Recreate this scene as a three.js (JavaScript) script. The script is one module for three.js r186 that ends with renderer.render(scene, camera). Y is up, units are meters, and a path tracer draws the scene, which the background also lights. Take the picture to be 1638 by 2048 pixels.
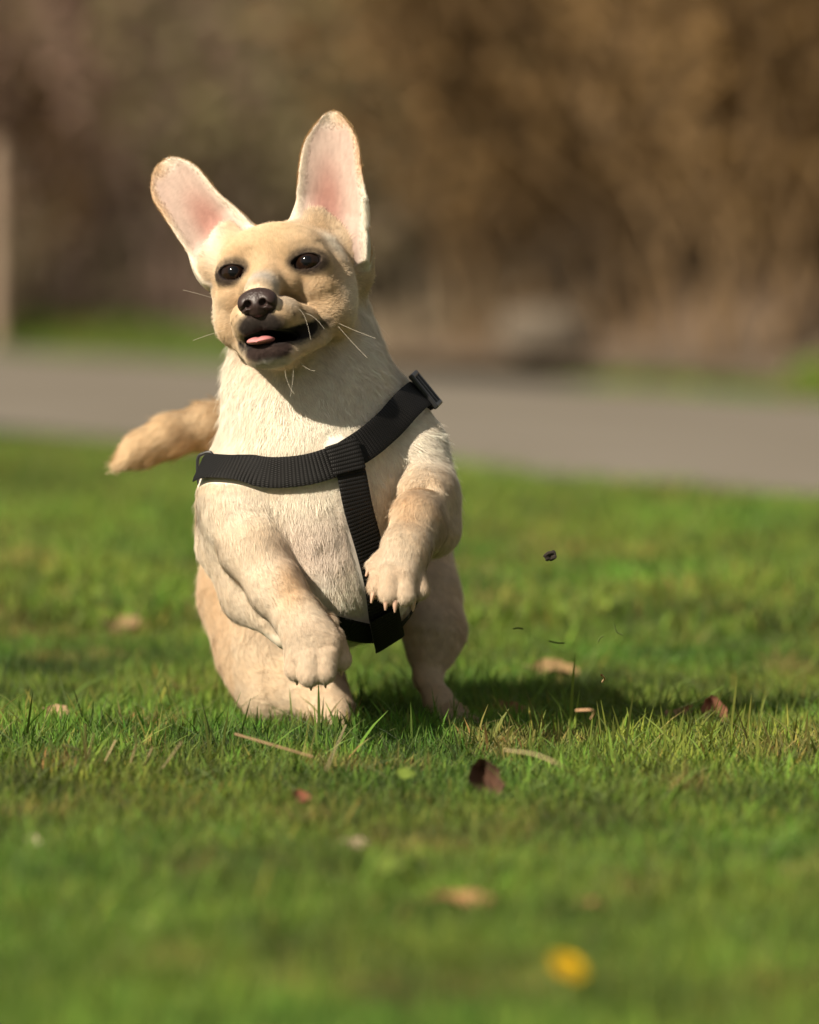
import * as THREE from 'three';
import { mergeGeometries } from 'three/addons/utils/BufferGeometryUtils.js';
import { RoundedBoxGeometry } from 'three/addons/geometries/RoundedBoxGeometry.js';

// ---------------------------------------------------------------- camera, sky, sun, exposure
const scene = new THREE.Scene();
const FOCAL = 15600, CAM_Y = 0.457, CAM_Z = 6, PITCH = Math.atan(724 / FOCAL);   // FOCAL in pixels of a 1638 x 2048 frame
const camera = new THREE.PerspectiveCamera(2 * Math.atan(1024 / FOCAL) * 180 / Math.PI, 819 / 1024, 0.1, 400);
camera.position.set(0, CAM_Y, CAM_Z);
camera.rotation.set(-PITCH, 0, 0);
camera.focus = 5.96;
camera.userData.fStop = 5.0;

const SUN = new THREE.Vector3().setFromSphericalCoords(1, (90 - 37) * Math.PI / 180, -47 * Math.PI / 180);   // from the left, behind the photographer
{ // hazy late-autumn air: pale at the horizon, brighter round the sun
  const W = 256, Hh = 128, d = new Float32Array(W * Hh * 4), v = new THREE.Vector3();
  for (let j = 0; j < Hh; j++) for (let i = 0; i < W; i++) {
    const el = ((j + 0.5) / Hh - 0.5) * Math.PI, az = ((i + 0.5) / W - 0.5) * 2 * Math.PI;
    v.set(Math.cos(el) * Math.cos(az), Math.sin(el), Math.cos(el) * Math.sin(az));
    const h = Math.pow(1 - Math.max(0, v.y), 2.2), g = Math.max(0, v.dot(SUN)), glow = 0.55 * Math.pow(g, 12) + 0.22 * Math.pow(g, 3);
    const c = [0.14 + 0.11 * h, 0.15 + 0.085 * h, 0.165 + 0.03 * h].map((x, k) => x + 0.6 * glow * [1, 0.9, 0.7][k]);
    d.set([...c, 1], (j * W + i) * 4);
  }
  const t = new THREE.DataTexture(d, W, Hh, THREE.RGBAFormat, THREE.FloatType); t.mapping = THREE.EquirectangularReflectionMapping; t.magFilter = THREE.LinearFilter; t.needsUpdate = true;
  scene.background = t; scene.environment = t;
}
const sun = new THREE.DirectionalLight(new THREE.Color(1, 0.875, 0.71), 5);
sun.name = 'sun'; sun.position.copy(SUN).multiplyScalar(30); sun.castShadow = true;
Object.assign(sun.shadow.camera, { left: -14, right: 14, top: 14, bottom: -14, near: 1, far: 80 });
sun.shadow.mapSize.set(4096, 4096);
scene.add(sun, sun.target);
const renderer = new THREE.WebGLRenderer({ antialias: true });
renderer.toneMapping = THREE.LinearToneMapping;
renderer.toneMappingExposure = 1.58;
renderer.shadowMap.enabled = true;

// ---------------------------------------------------------------- helpers
const V = (x, y, z) => new THREE.Vector3(x, y, z);
function rng(seed) { let s = seed | 0; return () => { s = (s + 0x6d2b79f5) | 0; let t = Math.imul(s ^ (s >>> 15), 1 | s); t = (t + Math.imul(t ^ (t >>> 7), 61 | t)) ^ t; return ((t ^ (t >>> 14)) >>> 0) / 4294967296; }; }
const clamp = (x, a = 0, b = 1) => Math.min(b, Math.max(a, x)), mix = (a, b, t) => a + (b - a) * t;
const smooth = (a, b, x) => { const t = clamp((x - a) / (b - a)); return t * t * (3 - 2 * t); };
function hash3(x, y, z) { let h = Math.imul(x, 374761393) ^ Math.imul(y, 668265263) ^ Math.imul(z, 1274126177); h = Math.imul(h ^ (h >>> 13), 1274126177); return ((h ^ (h >>> 16)) >>> 0) / 4294967296; }
function noise(x, y, z) {
  const i = Math.floor(x), j = Math.floor(y), k = Math.floor(z); let u = x - i, v = y - j, w = z - k;
  u = u * u * (3 - 2 * u); v = v * v * (3 - 2 * v); w = w * w * (3 - 2 * w);
  const a = mix(mix(hash3(i, j, k), hash3(i + 1, j, k), u), mix(hash3(i, j + 1, k), hash3(i + 1, j + 1, k), u), v);
  const b = mix(mix(hash3(i, j, k + 1), hash3(i + 1, j, k + 1), u), mix(hash3(i, j + 1, k + 1), hash3(i + 1, j + 1, k + 1), u), v);
  return mix(a, b, w) * 2 - 1;
}
const fbm = (x, y, z, o = 3) => { let s = 0, a = 0.5; for (let i = 0; i < o; i++) { s += a * noise(x, y, z); x *= 2.03; y *= 2.03; z *= 2.03; a *= 0.5; } return s; };
// a place given by where the photograph shows it and its own depth (world z)
const SN = Math.sin(PITCH), CS = Math.cos(PITCH);
function at(px, py, z) {
  const a = (px - 819) / FOCAL, b = -(py - 1024) / FOCAL, dy = -SN + b * CS, dz = -CS - b * SN, t = (z - CAM_Z) / dz;
  return V(a * t, CAM_Y + dy * t, z);
}
const atGround = (px, py, lift = 0) => { const b = -(py - 1024) / FOCAL, dy = -SN + b * CS, dz = -CS - b * SN, t = (lift - CAM_Y) / dy; return V((px - 819) / FOCAL * t, lift, CAM_Z + dz * t); };
const used = new Map();
const numbered = (n) => { const k = used.get(n) ?? 0; used.set(n, k + 1); return k ? `${n}_${String(k).padStart(3, '0')}` : n; };
function tag(o, label, category, group) { o.userData.label = label; o.userData.category = category; if (group) o.userData.group = group; return o; }
function thing(name, label, category, pos = [0, 0, 0], group) { const o = new THREE.Group(); o.name = numbered(name); o.position.set(...pos); tag(o, label, category, group); scene.add(o); return o; }
function part(name, geo, mat, parent) { const m = new THREE.Mesh(geo, mat); m.name = name; m.castShadow = m.receiveShadow = true; parent.add(m); return m; }
const rgb = (r, g, b) => new THREE.Color().setRGB(r, g, b);
const std = (c, o = {}) => new THREE.MeshStandardMaterial({ color: rgb(...c), roughness: 0.9, ...o });
const leafy = (c, t = 0.4, o = {}) => new THREE.MeshPhysicalMaterial({ color: rgb(...c), roughness: 1, transmission: t, thickness: 0, specularIntensity: 0.3, side: THREE.DoubleSide, ...o });
function geoFrom(pos, idx, extra = {}) {
  const g = new THREE.BufferGeometry();
  g.setAttribute('position', new THREE.Float32BufferAttribute(pos, 3));
  if (idx) g.setIndex(idx);
  if (extra.normal) g.setAttribute('normal', new THREE.Float32BufferAttribute(extra.normal, 3)); else g.computeVertexNormals();
  if (extra.uv) g.setAttribute('uv', new THREE.Float32BufferAttribute(extra.uv, 2));
  if (extra.color) g.setAttribute('color', new THREE.Float32BufferAttribute(extra.color, 3));
  return g;
}
function grid(nu, nv, f) { const p = [], i = []; for (let v = 0; v <= nv; v++) for (let u = 0; u <= nu; u++) p.push(...f(u / nu, v / nv)); for (let v = 0; v < nv; v++) for (let u = 0; u < nu; u++) { const a = v * (nu + 1) + u, b = a + 1, c = a + nu + 1, d = c + 1; i.push(a, b, d, a, d, c); } return [p, i]; }

// ---------------------------------------------------------------- the ground, the path, the bank
const LEAN = 2.15, PATH_NEAR = -5.4, PATH_FAR = -9.85, BANK = -11.0;             // lines z - LEAN x = const
const lineOf = (x, z) => z - LEAN * x;
function groundHeight(x, z) {
  const lump = 0.010 * fbm(x * 2.3 + 4, 0.5, z * 1.3, 2) + 0.02 * noise(x * 0.35, 3.3, z * 0.3) * smooth(0.4, 2, Math.hypot(x, z));
  const s = lineOf(x, z), nearPath = smooth(PATH_NEAR + 1.2, PATH_NEAR - 0.2, s);
  return mix(lump - 0.008, -0.035, nearPath);
}
function bankHeight(x, z) {
  const d = (BANK - lineOf(x, z)) / 2.37;
  if (d < 0) return -0.05;
  return 0.36 * d * smooth(0, 1.2, d) + 0.08 * smooth(0, 0.8, d) * fbm(x * 1.7, 1, z * 1.7, 3) + 0.25 * smooth(1, 5, d) * noise(x * 0.4, 7, z * 0.4);
}
const uneven = (n, lo, hi, mid, p = 2.4) => Array.from({ length: n + 1 }, (_, i) => { const t = i / n * 2 - 1; return mid + (t < 0 ? -(mid - lo) : hi - mid) * Math.pow(Math.abs(t), p); });
{
  const xs = uneven(180, -70, 70, 0), zs = uneven(220, -40, 60, 0, 2), pos = [], idx = [], col = [];
  for (const z of zs) for (const x of xs) {
    pos.push(x, groundHeight(x, z), z);
    const n = fbm(x * 6, 2, z * 6, 3), far = smooth(3, 9, Math.max(Math.abs(x) * 1.2, -z - 1));
    const soil = [0.05 + 0.02 * n, 0.05 + 0.015 * n, 0.018], turf = [0.075 + 0.02 * n, 0.1 + 0.02 * n, 0.022];
    col.push(...soil.map((c, i) => mix(c, turf[i], 0.55 + 0.4 * far)));
  }
  for (let j = 0; j < zs.length - 1; j++) for (let i = 0; i < xs.length - 1; i++) { const a = j * xs.length + i; idx.push(a, a + xs.length, a + 1, a + 1, a + xs.length, a + xs.length + 1); }
  const ground = part('ground', geoFrom(pos, idx, { color: col }), new THREE.MeshStandardMaterial({ vertexColors: true, roughness: 1 }), scene);
  ground.userData.kind = 'structure';
}
{ // the asphalt footpath, crossing at a slant
  const [p, i] = grid(240, 14, (u, v) => { const x = mix(-22, 16, u), e = 0.08 * fbm(x * 1.4, v < 0.5 ? 1 : 9, 0, 3), s = mix(PATH_NEAR, PATH_FAR, v) + (v === 0 || v === 1 ? e * 2 : 0), z = LEAN * x + s; return [x, 0.0 + 0.012 * Math.sin(v * Math.PI), z]; });
  const c = []; for (let k = 0; k < p.length; k += 3) { const n = fbm(p[k] * 3, 5, p[k + 2] * 3, 4) * 0.03; c.push(0.15 + n, 0.13 + n, 0.1 + n); }
  const m = part('path', geoFrom(p, i, { color: c }), new THREE.MeshStandardMaterial({ vertexColors: true, roughness: 0.95 }), scene);
  m.userData.kind = 'structure';
}
{ // bank of leaf litter and dry grass behind the path
  const [p, i] = grid(220, 90, (u, v) => { const x = mix(-26, 20, u), z = LEAN * x + BANK - Math.pow(v, 1.6) * 45; return [x, bankHeight(x, z), z]; });
  const c = []; for (let k = 0; k < p.length; k += 3) {
    const n = fbm(p[k] * 2.2, 5, p[k + 2] * 2.2, 4), w = fbm(p[k] * 0.9 + 3, 2, p[k + 2] * 0.9, 3);
    const a = [0.13, 0.088, 0.06], b = [0.106, 0.084, 0.046], t = clamp(0.5 + w);
    for (let q = 0; q < 3; q++) c.push(Math.max(0.015, mix(a[q], b[q], t) * (1 + 0.9 * n)));
  }
  const m = part('bank', geoFrom(p, i, { color: c }), new THREE.MeshStandardMaterial({ vertexColors: true, roughness: 1 }), scene);
  m.userData.kind = 'structure';
}

// ---------------------------------------------------------------- the dog: one field of joined shapes
const MM = 0.001;
const prims = [];
const smin = (a, b, k) => { const h = Math.max(k - Math.abs(a - b), 0) / k; return Math.min(a, b) - h * h * k * 0.25; };
const smax = (a, b, k) => -smin(-a, -b, k);
function coneField(a, b, ra, rb) {
  const ax = a.x, ay = a.y, az = a.z, bx = b.x - ax, by = b.y - ay, bz = b.z - az, l2 = bx * bx + by * by + bz * bz || 1e-9;
  return (x, y, z) => { x -= ax; y -= ay; z -= az; let t = (x * bx + y * by + z * bz) / l2; t = t < 0 ? 0 : t > 1 ? 1 : t; x -= bx * t; y -= by * t; z -= bz * t; return Math.sqrt(x * x + y * y + z * z) - (ra + (rb - ra) * t); };
}
function ellField(c, r, M) {   // M: rows = axes of the ellipsoid
  const e = M ? M.elements : [1, 0, 0, 0, 1, 0, 0, 0, 1];
  return (x, y, z) => {
    x -= c.x; y -= c.y; z -= c.z;
    const u = (e[0] * x + e[1] * y + e[2] * z), v = (e[3] * x + e[4] * y + e[5] * z), w = (e[6] * x + e[7] * y + e[8] * z);
    const p = u / r[0], q = v / r[1], s = w / r[2], k0 = Math.sqrt(p * p + q * q + s * s), P = p / r[0], Q = q / r[1], S = s / r[2], k1 = Math.sqrt(P * P + Q * Q + S * S);
    return k1 < 1e-9 ? -Math.min(...r) : k0 * (k0 - 1) / k1;
  };
}
// look: { flow: Vector3 or function, fur: length in m, tone: name }
function add(f, k, look, op = 'u') { const p = { f, k, look, op }; prims.push(p); return p; }
const cone = (a, ra, b, rb, k, look, op) => add(coneField(a, b, ra, rb), k, { flow: b.clone().sub(a).normalize(), ...look }, op);
function chain(list, k, look) { for (let i = 0; i < list.length - 1; i++) cone(list[i][0], list[i][1], list[i + 1][0], list[i + 1][1], k, look); }

// torso
const torsoStart = prims.length;
const down = V(0, -1, -0.25).normalize(), BODY = { flow: down, fur: 0.010, tone: 'body' };
add(ellField(at(650, 1062, -0.062), [0.071, 0.080, 0.118]), 0.02, { ...BODY, fur: 0.007, tone: 'chest', flow: (p) => V((p.x + 0.066) * 1.5, -1, -0.3) });
cone(at(648, 1060, -0.12), 0.074, at(640, 1050, -0.33), 0.066, 0.03, { fur: 0.010, tone: 'body' });
add(ellField(at(636, 1010, -0.35), [0.078, 0.074, 0.075]), 0.03, BODY);
add(ellField(at(640, 925, 0.002), [0.063, 0.055, 0.056]), 0.045, { flow: V(0, -1, -0.1), fur: 0.008, tone: 'chest' });
add(ellField(at(690, 1158, -0.02), [0.05, 0.047, 0.062]), 0.03, { flow: V(0, -1, -0.15), fur: 0.0085, tone: 'chest' });
const NECK = { fur: 0.0085, tone: 'neck', flow: V(0.06, -1, -0.28).normalize() };
cone(at(606, 640, -0.048), 0.051, at(622, 810, -0.032), 0.0605, 0.025, NECK);
cone(at(622, 810, -0.032), 0.0605, at(648, 930, -0.07), 0.068, 0.03, NECK);
// skin folds of the throat going into the chest
const torsoEnd = prims.length;
// shoulders and forelegs
const LEG = { fur: 0.0058, tone: 'leg' };
cone(at(502, 935, -0.012), 0.032, at(490, 1020, 0.018), 0.033, 0.02, { fur: 0.008, tone: 'chest', flow: V(0, -1, -0.1) });
chain([[at(482, 1010, 0.022), 0.0305], [at(504, 1095, 0.044), 0.0238], [at(554, 1180, 0.066), 0.0196]], 0.009, { ...LEG, tone: 'arm_left' });
chain([[at(554, 1180, 0.066), 0.0196], [at(596, 1234, 0.08), 0.0168], [at(616, 1264, 0.088), 0.0172]], 0.009, { ...LEG, tone: 'arm_left' });
chain([[at(470, 1000, -0.01), 0.028], [at(460, 1090, -0.004), 0.0205], [at(500, 1190, 0.012), 0.0175], [at(578, 1266, 0.04), 0.0135]], 0.02, { fur: 0.0062, tone: 'elbow', flow: V(0.45, -0.85, 0.1).normalize() });
// left paw, hanging from the wrist
const PAW = { fur: 0.0030, tone: 'paw' };
cone(at(614, 1270, 0.09), 0.0178, at(620, 1308, 0.09), 0.0192, 0.008, PAW);
add(ellField(at(640, 1290, 0.096), [0.0165, 0.017, 0.0125]), 0.007, { ...PAW, flow: V(0.1, -1, 0) });
for (const [x, y, z, r] of [[592, 1338, 0.097, 0.0088], [619, 1349, 0.107, 0.0092], [648, 1344, 0.106, 0.009]]) cone(at(x + 3, y - 34, z - 0.003), r, at(x, y, z), r, 0.0022, { ...PAW, flow: V(0, -1, 0.2) });
cone(at(666, 1275, 0.088), 0.0085, at(679, 1318, 0.09), 0.0088, 0.0022, { ...PAW, flow: V(0.2, -1, 0) });
cone(at(660, 1245, 0.078), 0.006, at(668, 1262, 0.078), 0.0045, 0.005, { ...PAW, flow: V(0.4, -1, 0) });
// right foreleg, raised and folded
cone(at(786, 838, -0.045), 0.026, at(806, 905, -0.02), 0.029, 0.03, { fur: 0.008, tone: 'chest', flow: V(0.35, -1, -0.3).normalize() });
cone(at(796, 895, -0.018), 0.031, at(836, 985, 0.008), 0.0255, 0.016, { fur: 0.008, tone: 'chest', flow: V(0.35, -1, -0.3).normalize() });
chain([[at(824, 930, -0.01), 0.019], [at(850, 1000, 0.005), 0.0195], [at(868, 1062, 0.015), 0.016]], 0.018, { fur: 0.0072, tone: 'arm_right', flow: V(0.3, -1, -0.3).normalize() });
chain([[at(866, 1056, 0.018), 0.0175], [at(842, 1058, 0.055), 0.0165], [at(814, 1098, 0.094), 0.0145]], 0.012, { ...LEG, tone: 'forearm_right', flow: V(-0.4, -0.8, 0.5).normalize() });
chain([[at(852, 985, 0.026), 0.0195], [at(832, 1036, 0.07), 0.0165], [at(812, 1098, 0.1), 0.0147]], 0.01, { ...LEG, tone: 'forearm_right', flow: V(-0.2, -0.9, 0.3).normalize() });
cone(at(812, 1098, 0.1), 0.0147, at(799, 1148, 0.108), 0.0172, 0.012, { ...PAW, fur: 0.004 });
for (const [x, y, z, r] of [[753, 1174, 0.112, 0.0072], [778, 1188, 0.122, 0.0078], [811, 1190, 0.122, 0.0078], [840, 1180, 0.112, 0.0072]]) cone(at(mix(x, 800, 0.3), y - 50, z - 0.006), r, at(x, y, z), r, 0.002, { ...PAW, flow: V(0, -1, 0.2) });
cone(at(765, 1120, 0.1), 0.0072, at(744, 1130, 0.106), 0.0045, 0.005, { ...PAW, flow: V(-1, -0.4, 0) });
// hind legs
const HIND = { fur: 0.007, tone: 'hind' };
chain([[at(478, 1060, -0.29), 0.028], [at(492, 1190, -0.25), 0.031], [at(530, 1300, -0.215), 0.032], [at(562, 1380, -0.2), 0.026]], 0.03, { ...HIND, flow: V(0.3, -1, 0).normalize() });
chain([[at(560, 1375, -0.2), 0.03], [at(625, 1372, -0.185), 0.021], [at(655, 1415, -0.165), 0.0135], [at(672, 1452, -0.145), 0.013]], 0.02, HIND);
for (const [x, z] of [[655, -0.135], [672, -0.128], [690, -0.133]]) cone(at(x - 4, 1455, z - 0.02), 0.0085, at(x, 1470, z), 0.0075, 0.004, { ...PAW, tone: 'hind' });
chain([[at(822, 1070, -0.29), 0.030], [at(850, 1195, -0.25), 0.0245], [at(868, 1262, -0.225), 0.0215], [at(862, 1300, -0.22), 0.016]], 0.016, { ...HIND, flow: V(0.1, -1, 0).normalize() });
chain([[at(860, 1305, -0.22), 0.0125], [at(854, 1352, -0.21), 0.0082], [at(876, 1400, -0.195), 0.0086], [at(908, 1438, -0.175), 0.0094], [at(930, 1456, -0.155), 0.0102]], 0.01, { ...HIND, fur: 0.005 });
for (const [x, z] of [[912, -0.143], [930, -0.138], [947, -0.145]]) cone(at(x - 6, 1455, z - 0.02), 0.0085, at(x, 1468, z), 0.0075, 0.004, { ...PAW, tone: 'hind' });
// tail swung to the side
const TAIL = { fur: 0.0105, tone: 'tail' };
chain([[at(600, 900, -0.40), 0.022], [at(500, 846, -0.385), 0.014], [at(420, 852, -0.37), 0.0135], [at(340, 872, -0.355), 0.0118], [at(285, 898, -0.35), 0.0088], [at(248, 922, -0.345), 0.0045]], 0.02, TAIL);

// head, in its own axes (millimetres, z forward, origin between the eyes)
const headPos = at(538, 533, 0.046);
const headTurn = new THREE.Matrix4().makeRotationFromEuler(new THREE.Euler(-8 * Math.PI / 180, -12 * Math.PI / 180, 8.4 * Math.PI / 180, 'YXZ'));
{ // the order of turns: roll in the picture plane outermost
  const q = new THREE.Quaternion().setFromAxisAngle(V(0, 0, 1), 8.4 * Math.PI / 180).multiply(new THREE.Quaternion().setFromAxisAngle(V(0, 1, 0), -12 * Math.PI / 180)).multiply(new THREE.Quaternion().setFromAxisAngle(V(1, 0, 0), -8 * Math.PI / 180));
  headTurn.makeRotationFromQuaternion(q);
}
const headRows = new THREE.Matrix3().setFromMatrix4(headTurn);   // column-major elements of the turn = rows of its inverse
const H = (x, y, z) => V(x * MM, y * MM, z * MM).applyMatrix4(headTurn).add(headPos);
const headInv = headTurn.clone().invert();
const toHead = (p) => p.clone().sub(headPos).applyMatrix4(headInv).multiplyScalar(1000);
const fromNose = (p) => { const q = toHead(p).sub(V(0, -30, 66)); return q.setZ(q.z - 12).normalize().applyMatrix4(headTurn); };
const FACE = { fur: 0.0034, tone: 'face', flow: fromNose };
const hell = (c, r, k, look = FACE, op) => add(ellField(H(...c), r.map((x) => x * MM), headRows), k * MM, look, op);
const hcone = (a, ra, b, rb, k, look = FACE, op) => add(coneField(H(...a), H(...b), ra * MM, rb * MM), k * MM, look, op);
const headStart = prims.length;
hell([0, -3, -46], [50, 40, 48], 14, { ...FACE, fur: 0.0044 });
hell([0, 11, -16], [35, 20, 17], 16);
for (const s of [-1, 1]) {
  hell([s * 33, -27, -40], [21, 26, 31], 18, { ...FACE, fur: 0.0046 });
  hell([s * 23, 14, -7], [11, 6, 8.5], 9);                         // brow
  hell([s * 29, -19, -11], [14, 10, 12], 9);                        // under the eye
  hell([s * 36, -40, -29], [14, 14, 21], 12, { ...FACE, fur: 0.0044 });   // cheek
}
hcone([0, -3, -14], 14, [0, -24, 40], 11.5, 11, { ...FACE, fur: 0.0027 });   // bridge
for (const s of [-1, 1]) {
  hell([s * 13, -42, 27], [13.8, 14, 23], 4.5, { ...FACE, fur: 0.0027 });      // upper lips
  hell([s * 21, -45, 4], [11, 12, 20], 7, { ...FACE, fur: 0.0031 });
  hell([s * 9, -46, 42], [9, 9, 8], 6, { ...FACE, fur: 0.0024 });
}
hell([0, -36, 44], [13, 12, 9], 8, { ...FACE, fur: 0.0024 });
const JAW = { ...FACE, fur: 0.0036, tone: 'jaw' };
hcone([0, -58, -28], 20, [0, -68.5, 22], 11, 14, JAW);
hell([0, -69.5, 30], [16, 8.6, 14.5], 7, JAW);
for (const s of [-1, 1]) hcone([s * 26, -55, -18], 9.5, [s * 12, -69, 26], 7, 9, JAW);
for (const s of [-1, 1]) hell([s * 14, -13, 0], [9, 10, 12], 9);
// the open mouth
const MOUTH = [[37, -48.5, -5, 2.8], [31, -53.5, 8, 4.4], [24, -56.5, 22, 4.8], [13, -58, 40, 4.0], [0, -58.3, 50, 3.6], [-13, -59.5, 40, 3.2], [-23, -60.5, 24, 2.6], [-30, -58, 10, 2.0], [-34, -55, 0, 1.4]];
const mouthField = [];
for (let i = 0; i < MOUTH.length - 1; i++) { const a = MOUTH[i], b = MOUTH[i + 1]; mouthField.push(hcone(a.slice(0, 3), a[3], b.slice(0, 3), b[3], 3, { tone: 'mouth', fur: 0, flow: down }, 's').f); }
mouthField.push(hell([0, -58, 20], [20, 6, 28], 4, { tone: 'mouth', fur: 0, flow: down }, 's').f);
// eyelids and sockets
const EYES = [-1, 1].map((s) => ({ s, c: H(s * 29, -0.8, -10.6), r: 0.0126 }));
const lidField = [];
for (const e of EYES) {
  add(ellField(e.c, [0.0152, 0.0142, 0.0142], headRows), 0.006, { ...FACE, fur: 0.003, tone: 'lid' });
  const turn = new THREE.Matrix4().makeRotationFromQuaternion(new THREE.Quaternion().setFromRotationMatrix(headTurn).multiply(new THREE.Quaternion().setFromEuler(new THREE.Euler(0, e.s * 0.25, e.s * 0.12))));
  const rows = new THREE.Matrix3().setFromMatrix4(turn);
  const open = H(e.s * 29.5, -0.6, 2.6);
  lidField.push(add(ellField(open, [0.0113, 0.0055, 0.0135], rows), 0.0018, { tone: 'lid', fur: 0, flow: down }, 's').f);
}
const headEnd = prims.length;
// ears: thin cupped blades
function profile(list, u) { if (u <= 0) return list[0]; if (u >= 1) return list[list.length - 1]; const n = list.length - 1, i = Math.min(n - 1, Math.floor(u * n)), t = u * n - i; const a = list[Math.max(0, i - 1)], b = list[i], c = list[i + 1], d = list[Math.min(n, i + 2)]; return 0.5 * (2 * b + (c - a) * t + (2 * a - 5 * b + 4 * c - d) * t * t + (3 * b - a - 3 * c + d) * t * t * t); }
const EARS = [], earWidth = (l, u) => profile(l, u) * MM * (u > 0.68 ? Math.sqrt(Math.max(0.0005, 1 - ((u - 0.68) / 0.325) ** 2)) : 1);
function ear(base, tip, facing, left, right, cup, curl) {
  const U = tip.clone().sub(base), L = U.length(); U.normalize();
  const W = facing.clone().addScaledVector(U, -facing.dot(U)).normalize(), X = U.clone().cross(W).normalize();   // X to the viewer's right when U is up
  const E = { base, U, W, X, L, local: (p) => { const q = p.clone().sub(base); return [q.dot(U) / L, q.dot(X), q.dot(W)]; }, left, right };
  const f = (x, y, z) => {
    x -= base.x; y -= base.y; z -= base.z;
    const u = (x * U.x + y * U.y + z * U.z) / L, v = x * X.x + y * X.y + z * X.z, w = x * W.x + y * W.y + z * W.z;
    const uc = clamp(u, 0, 0.999), hw = earWidth(v < 0 ? left : right, uc), q = hw > 1e-4 ? v / hw : 9;
    const depth = cup * MM * (1 - 0.75 * uc), w0 = depth * (Math.min(q * q, 1.6) - 1) - curl * MM * uc * uc;
    const slope = Math.sqrt(1 + Math.pow(2 * depth * Math.min(Math.abs(q), 1.2) / Math.max(hw, 0.006), 2));
    const th = (2.6 - 1.0 * uc) * MM;
    let d = smax((Math.abs(w - w0)) / slope - th, Math.abs(v) - hw, 0.0016);
    d = smax(d, (u - 1) * L, 0.002); d = smax(d, (-u - 0.22) * L, 0.002);
    return d * 0.8;
  };
  E.prim = add(f, 0.006, { flow: U, fur: 0.0052, tone: 'ear', ear: E });
  E.f = f; EARS.push(E);
  return E;
}
const earL = ear(at(437, 492, 0.006), at(323, 322, -0.004), V(-0.22, 0.1, 1), [23, 23, 23, 23, 23, 23, 23, 22, 21], [30, 29, 27, 24, 22.5, 21.5, 20.5, 19, 18], 10, 6);
const earR = ear(at(664, 468, -0.007), at(664, 222, -0.018), V(-0.05, 0.05, 1), [28, 28, 27.5, 27, 26, 24.5, 22, 18, 14], [27, 29, 28, 25.5, 23.5, 22, 20.5, 18, 15], 11, 6);
cone(at(729, 396, 0.0), 0.0018, at(733, 448, 0.0), 0.0022, 0.002, { fur: 0.004, tone: 'earfold', flow: V(0, -1, 0) });
// skin joining ears and skull
cone(at(702, 486, -0.018), 0.010, at(694, 540, -0.03), 0.02, 0.014, { ...FACE, fur: 0.0055 });
cone(at(408, 520, -0.004), 0.006, at(448, 556, -0.016), 0.012, 0.010, { ...FACE, fur: 0.005 });
cone(at(470, 478, 0.0), 0.013, at(430, 540, 0.002), 0.012, 0.014, { ...FACE, fur: 0.005 });
cone(at(622, 458, -0.018), 0.015, at(690, 512, -0.022), 0.017, 0.014, { ...FACE, fur: 0.0055 });

cone(at(806, 1004, 0.052), 0.0035, at(852, 972, 0.052), 0.0025, 0.012, { tone: 'chest', fur: 0, flow: down }, 's');
cone(at(655, 1108, 0.066), 0.004, at(616, 1128, 0.075), 0.004, 0.014, { tone: 'chest', fur: 0, flow: down }, 's');
cone(at(404, 868, 0.0), 0.006, at(470, 884, 0.05), 0.004, 0.02, { tone: 'chest', fur: 0, flow: down }, 's');

// evaluation
function field(list, x, y, z) {
  let d = 1;
  for (let i = 0; i < list.length; i++) { const p = list[i], e = p.f(x, y, z); d = p.op === 's' ? smax(d, -e, p.k) : smin(d, e, p.k); }
  return d;
}
const ordered = (l) => [...l.filter((p) => p.op === 'u'), ...l.filter((p) => p.op === 's')];
const ALL = ordered(prims), TORSO = prims.slice(torsoStart, torsoEnd);
function gradient(list, p, h = 0.0012) {
  const g = V(field(list, p.x + h, p.y, p.z) - field(list, p.x - h, p.y, p.z), field(list, p.x, p.y + h, p.z) - field(list, p.x, p.y - h, p.z), field(list, p.x, p.y, p.z + h) - field(list, p.x, p.y, p.z - h));
  return g.lengthSq() > 0 ? g.normalize() : V(0, 1, 0);
}
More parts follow.
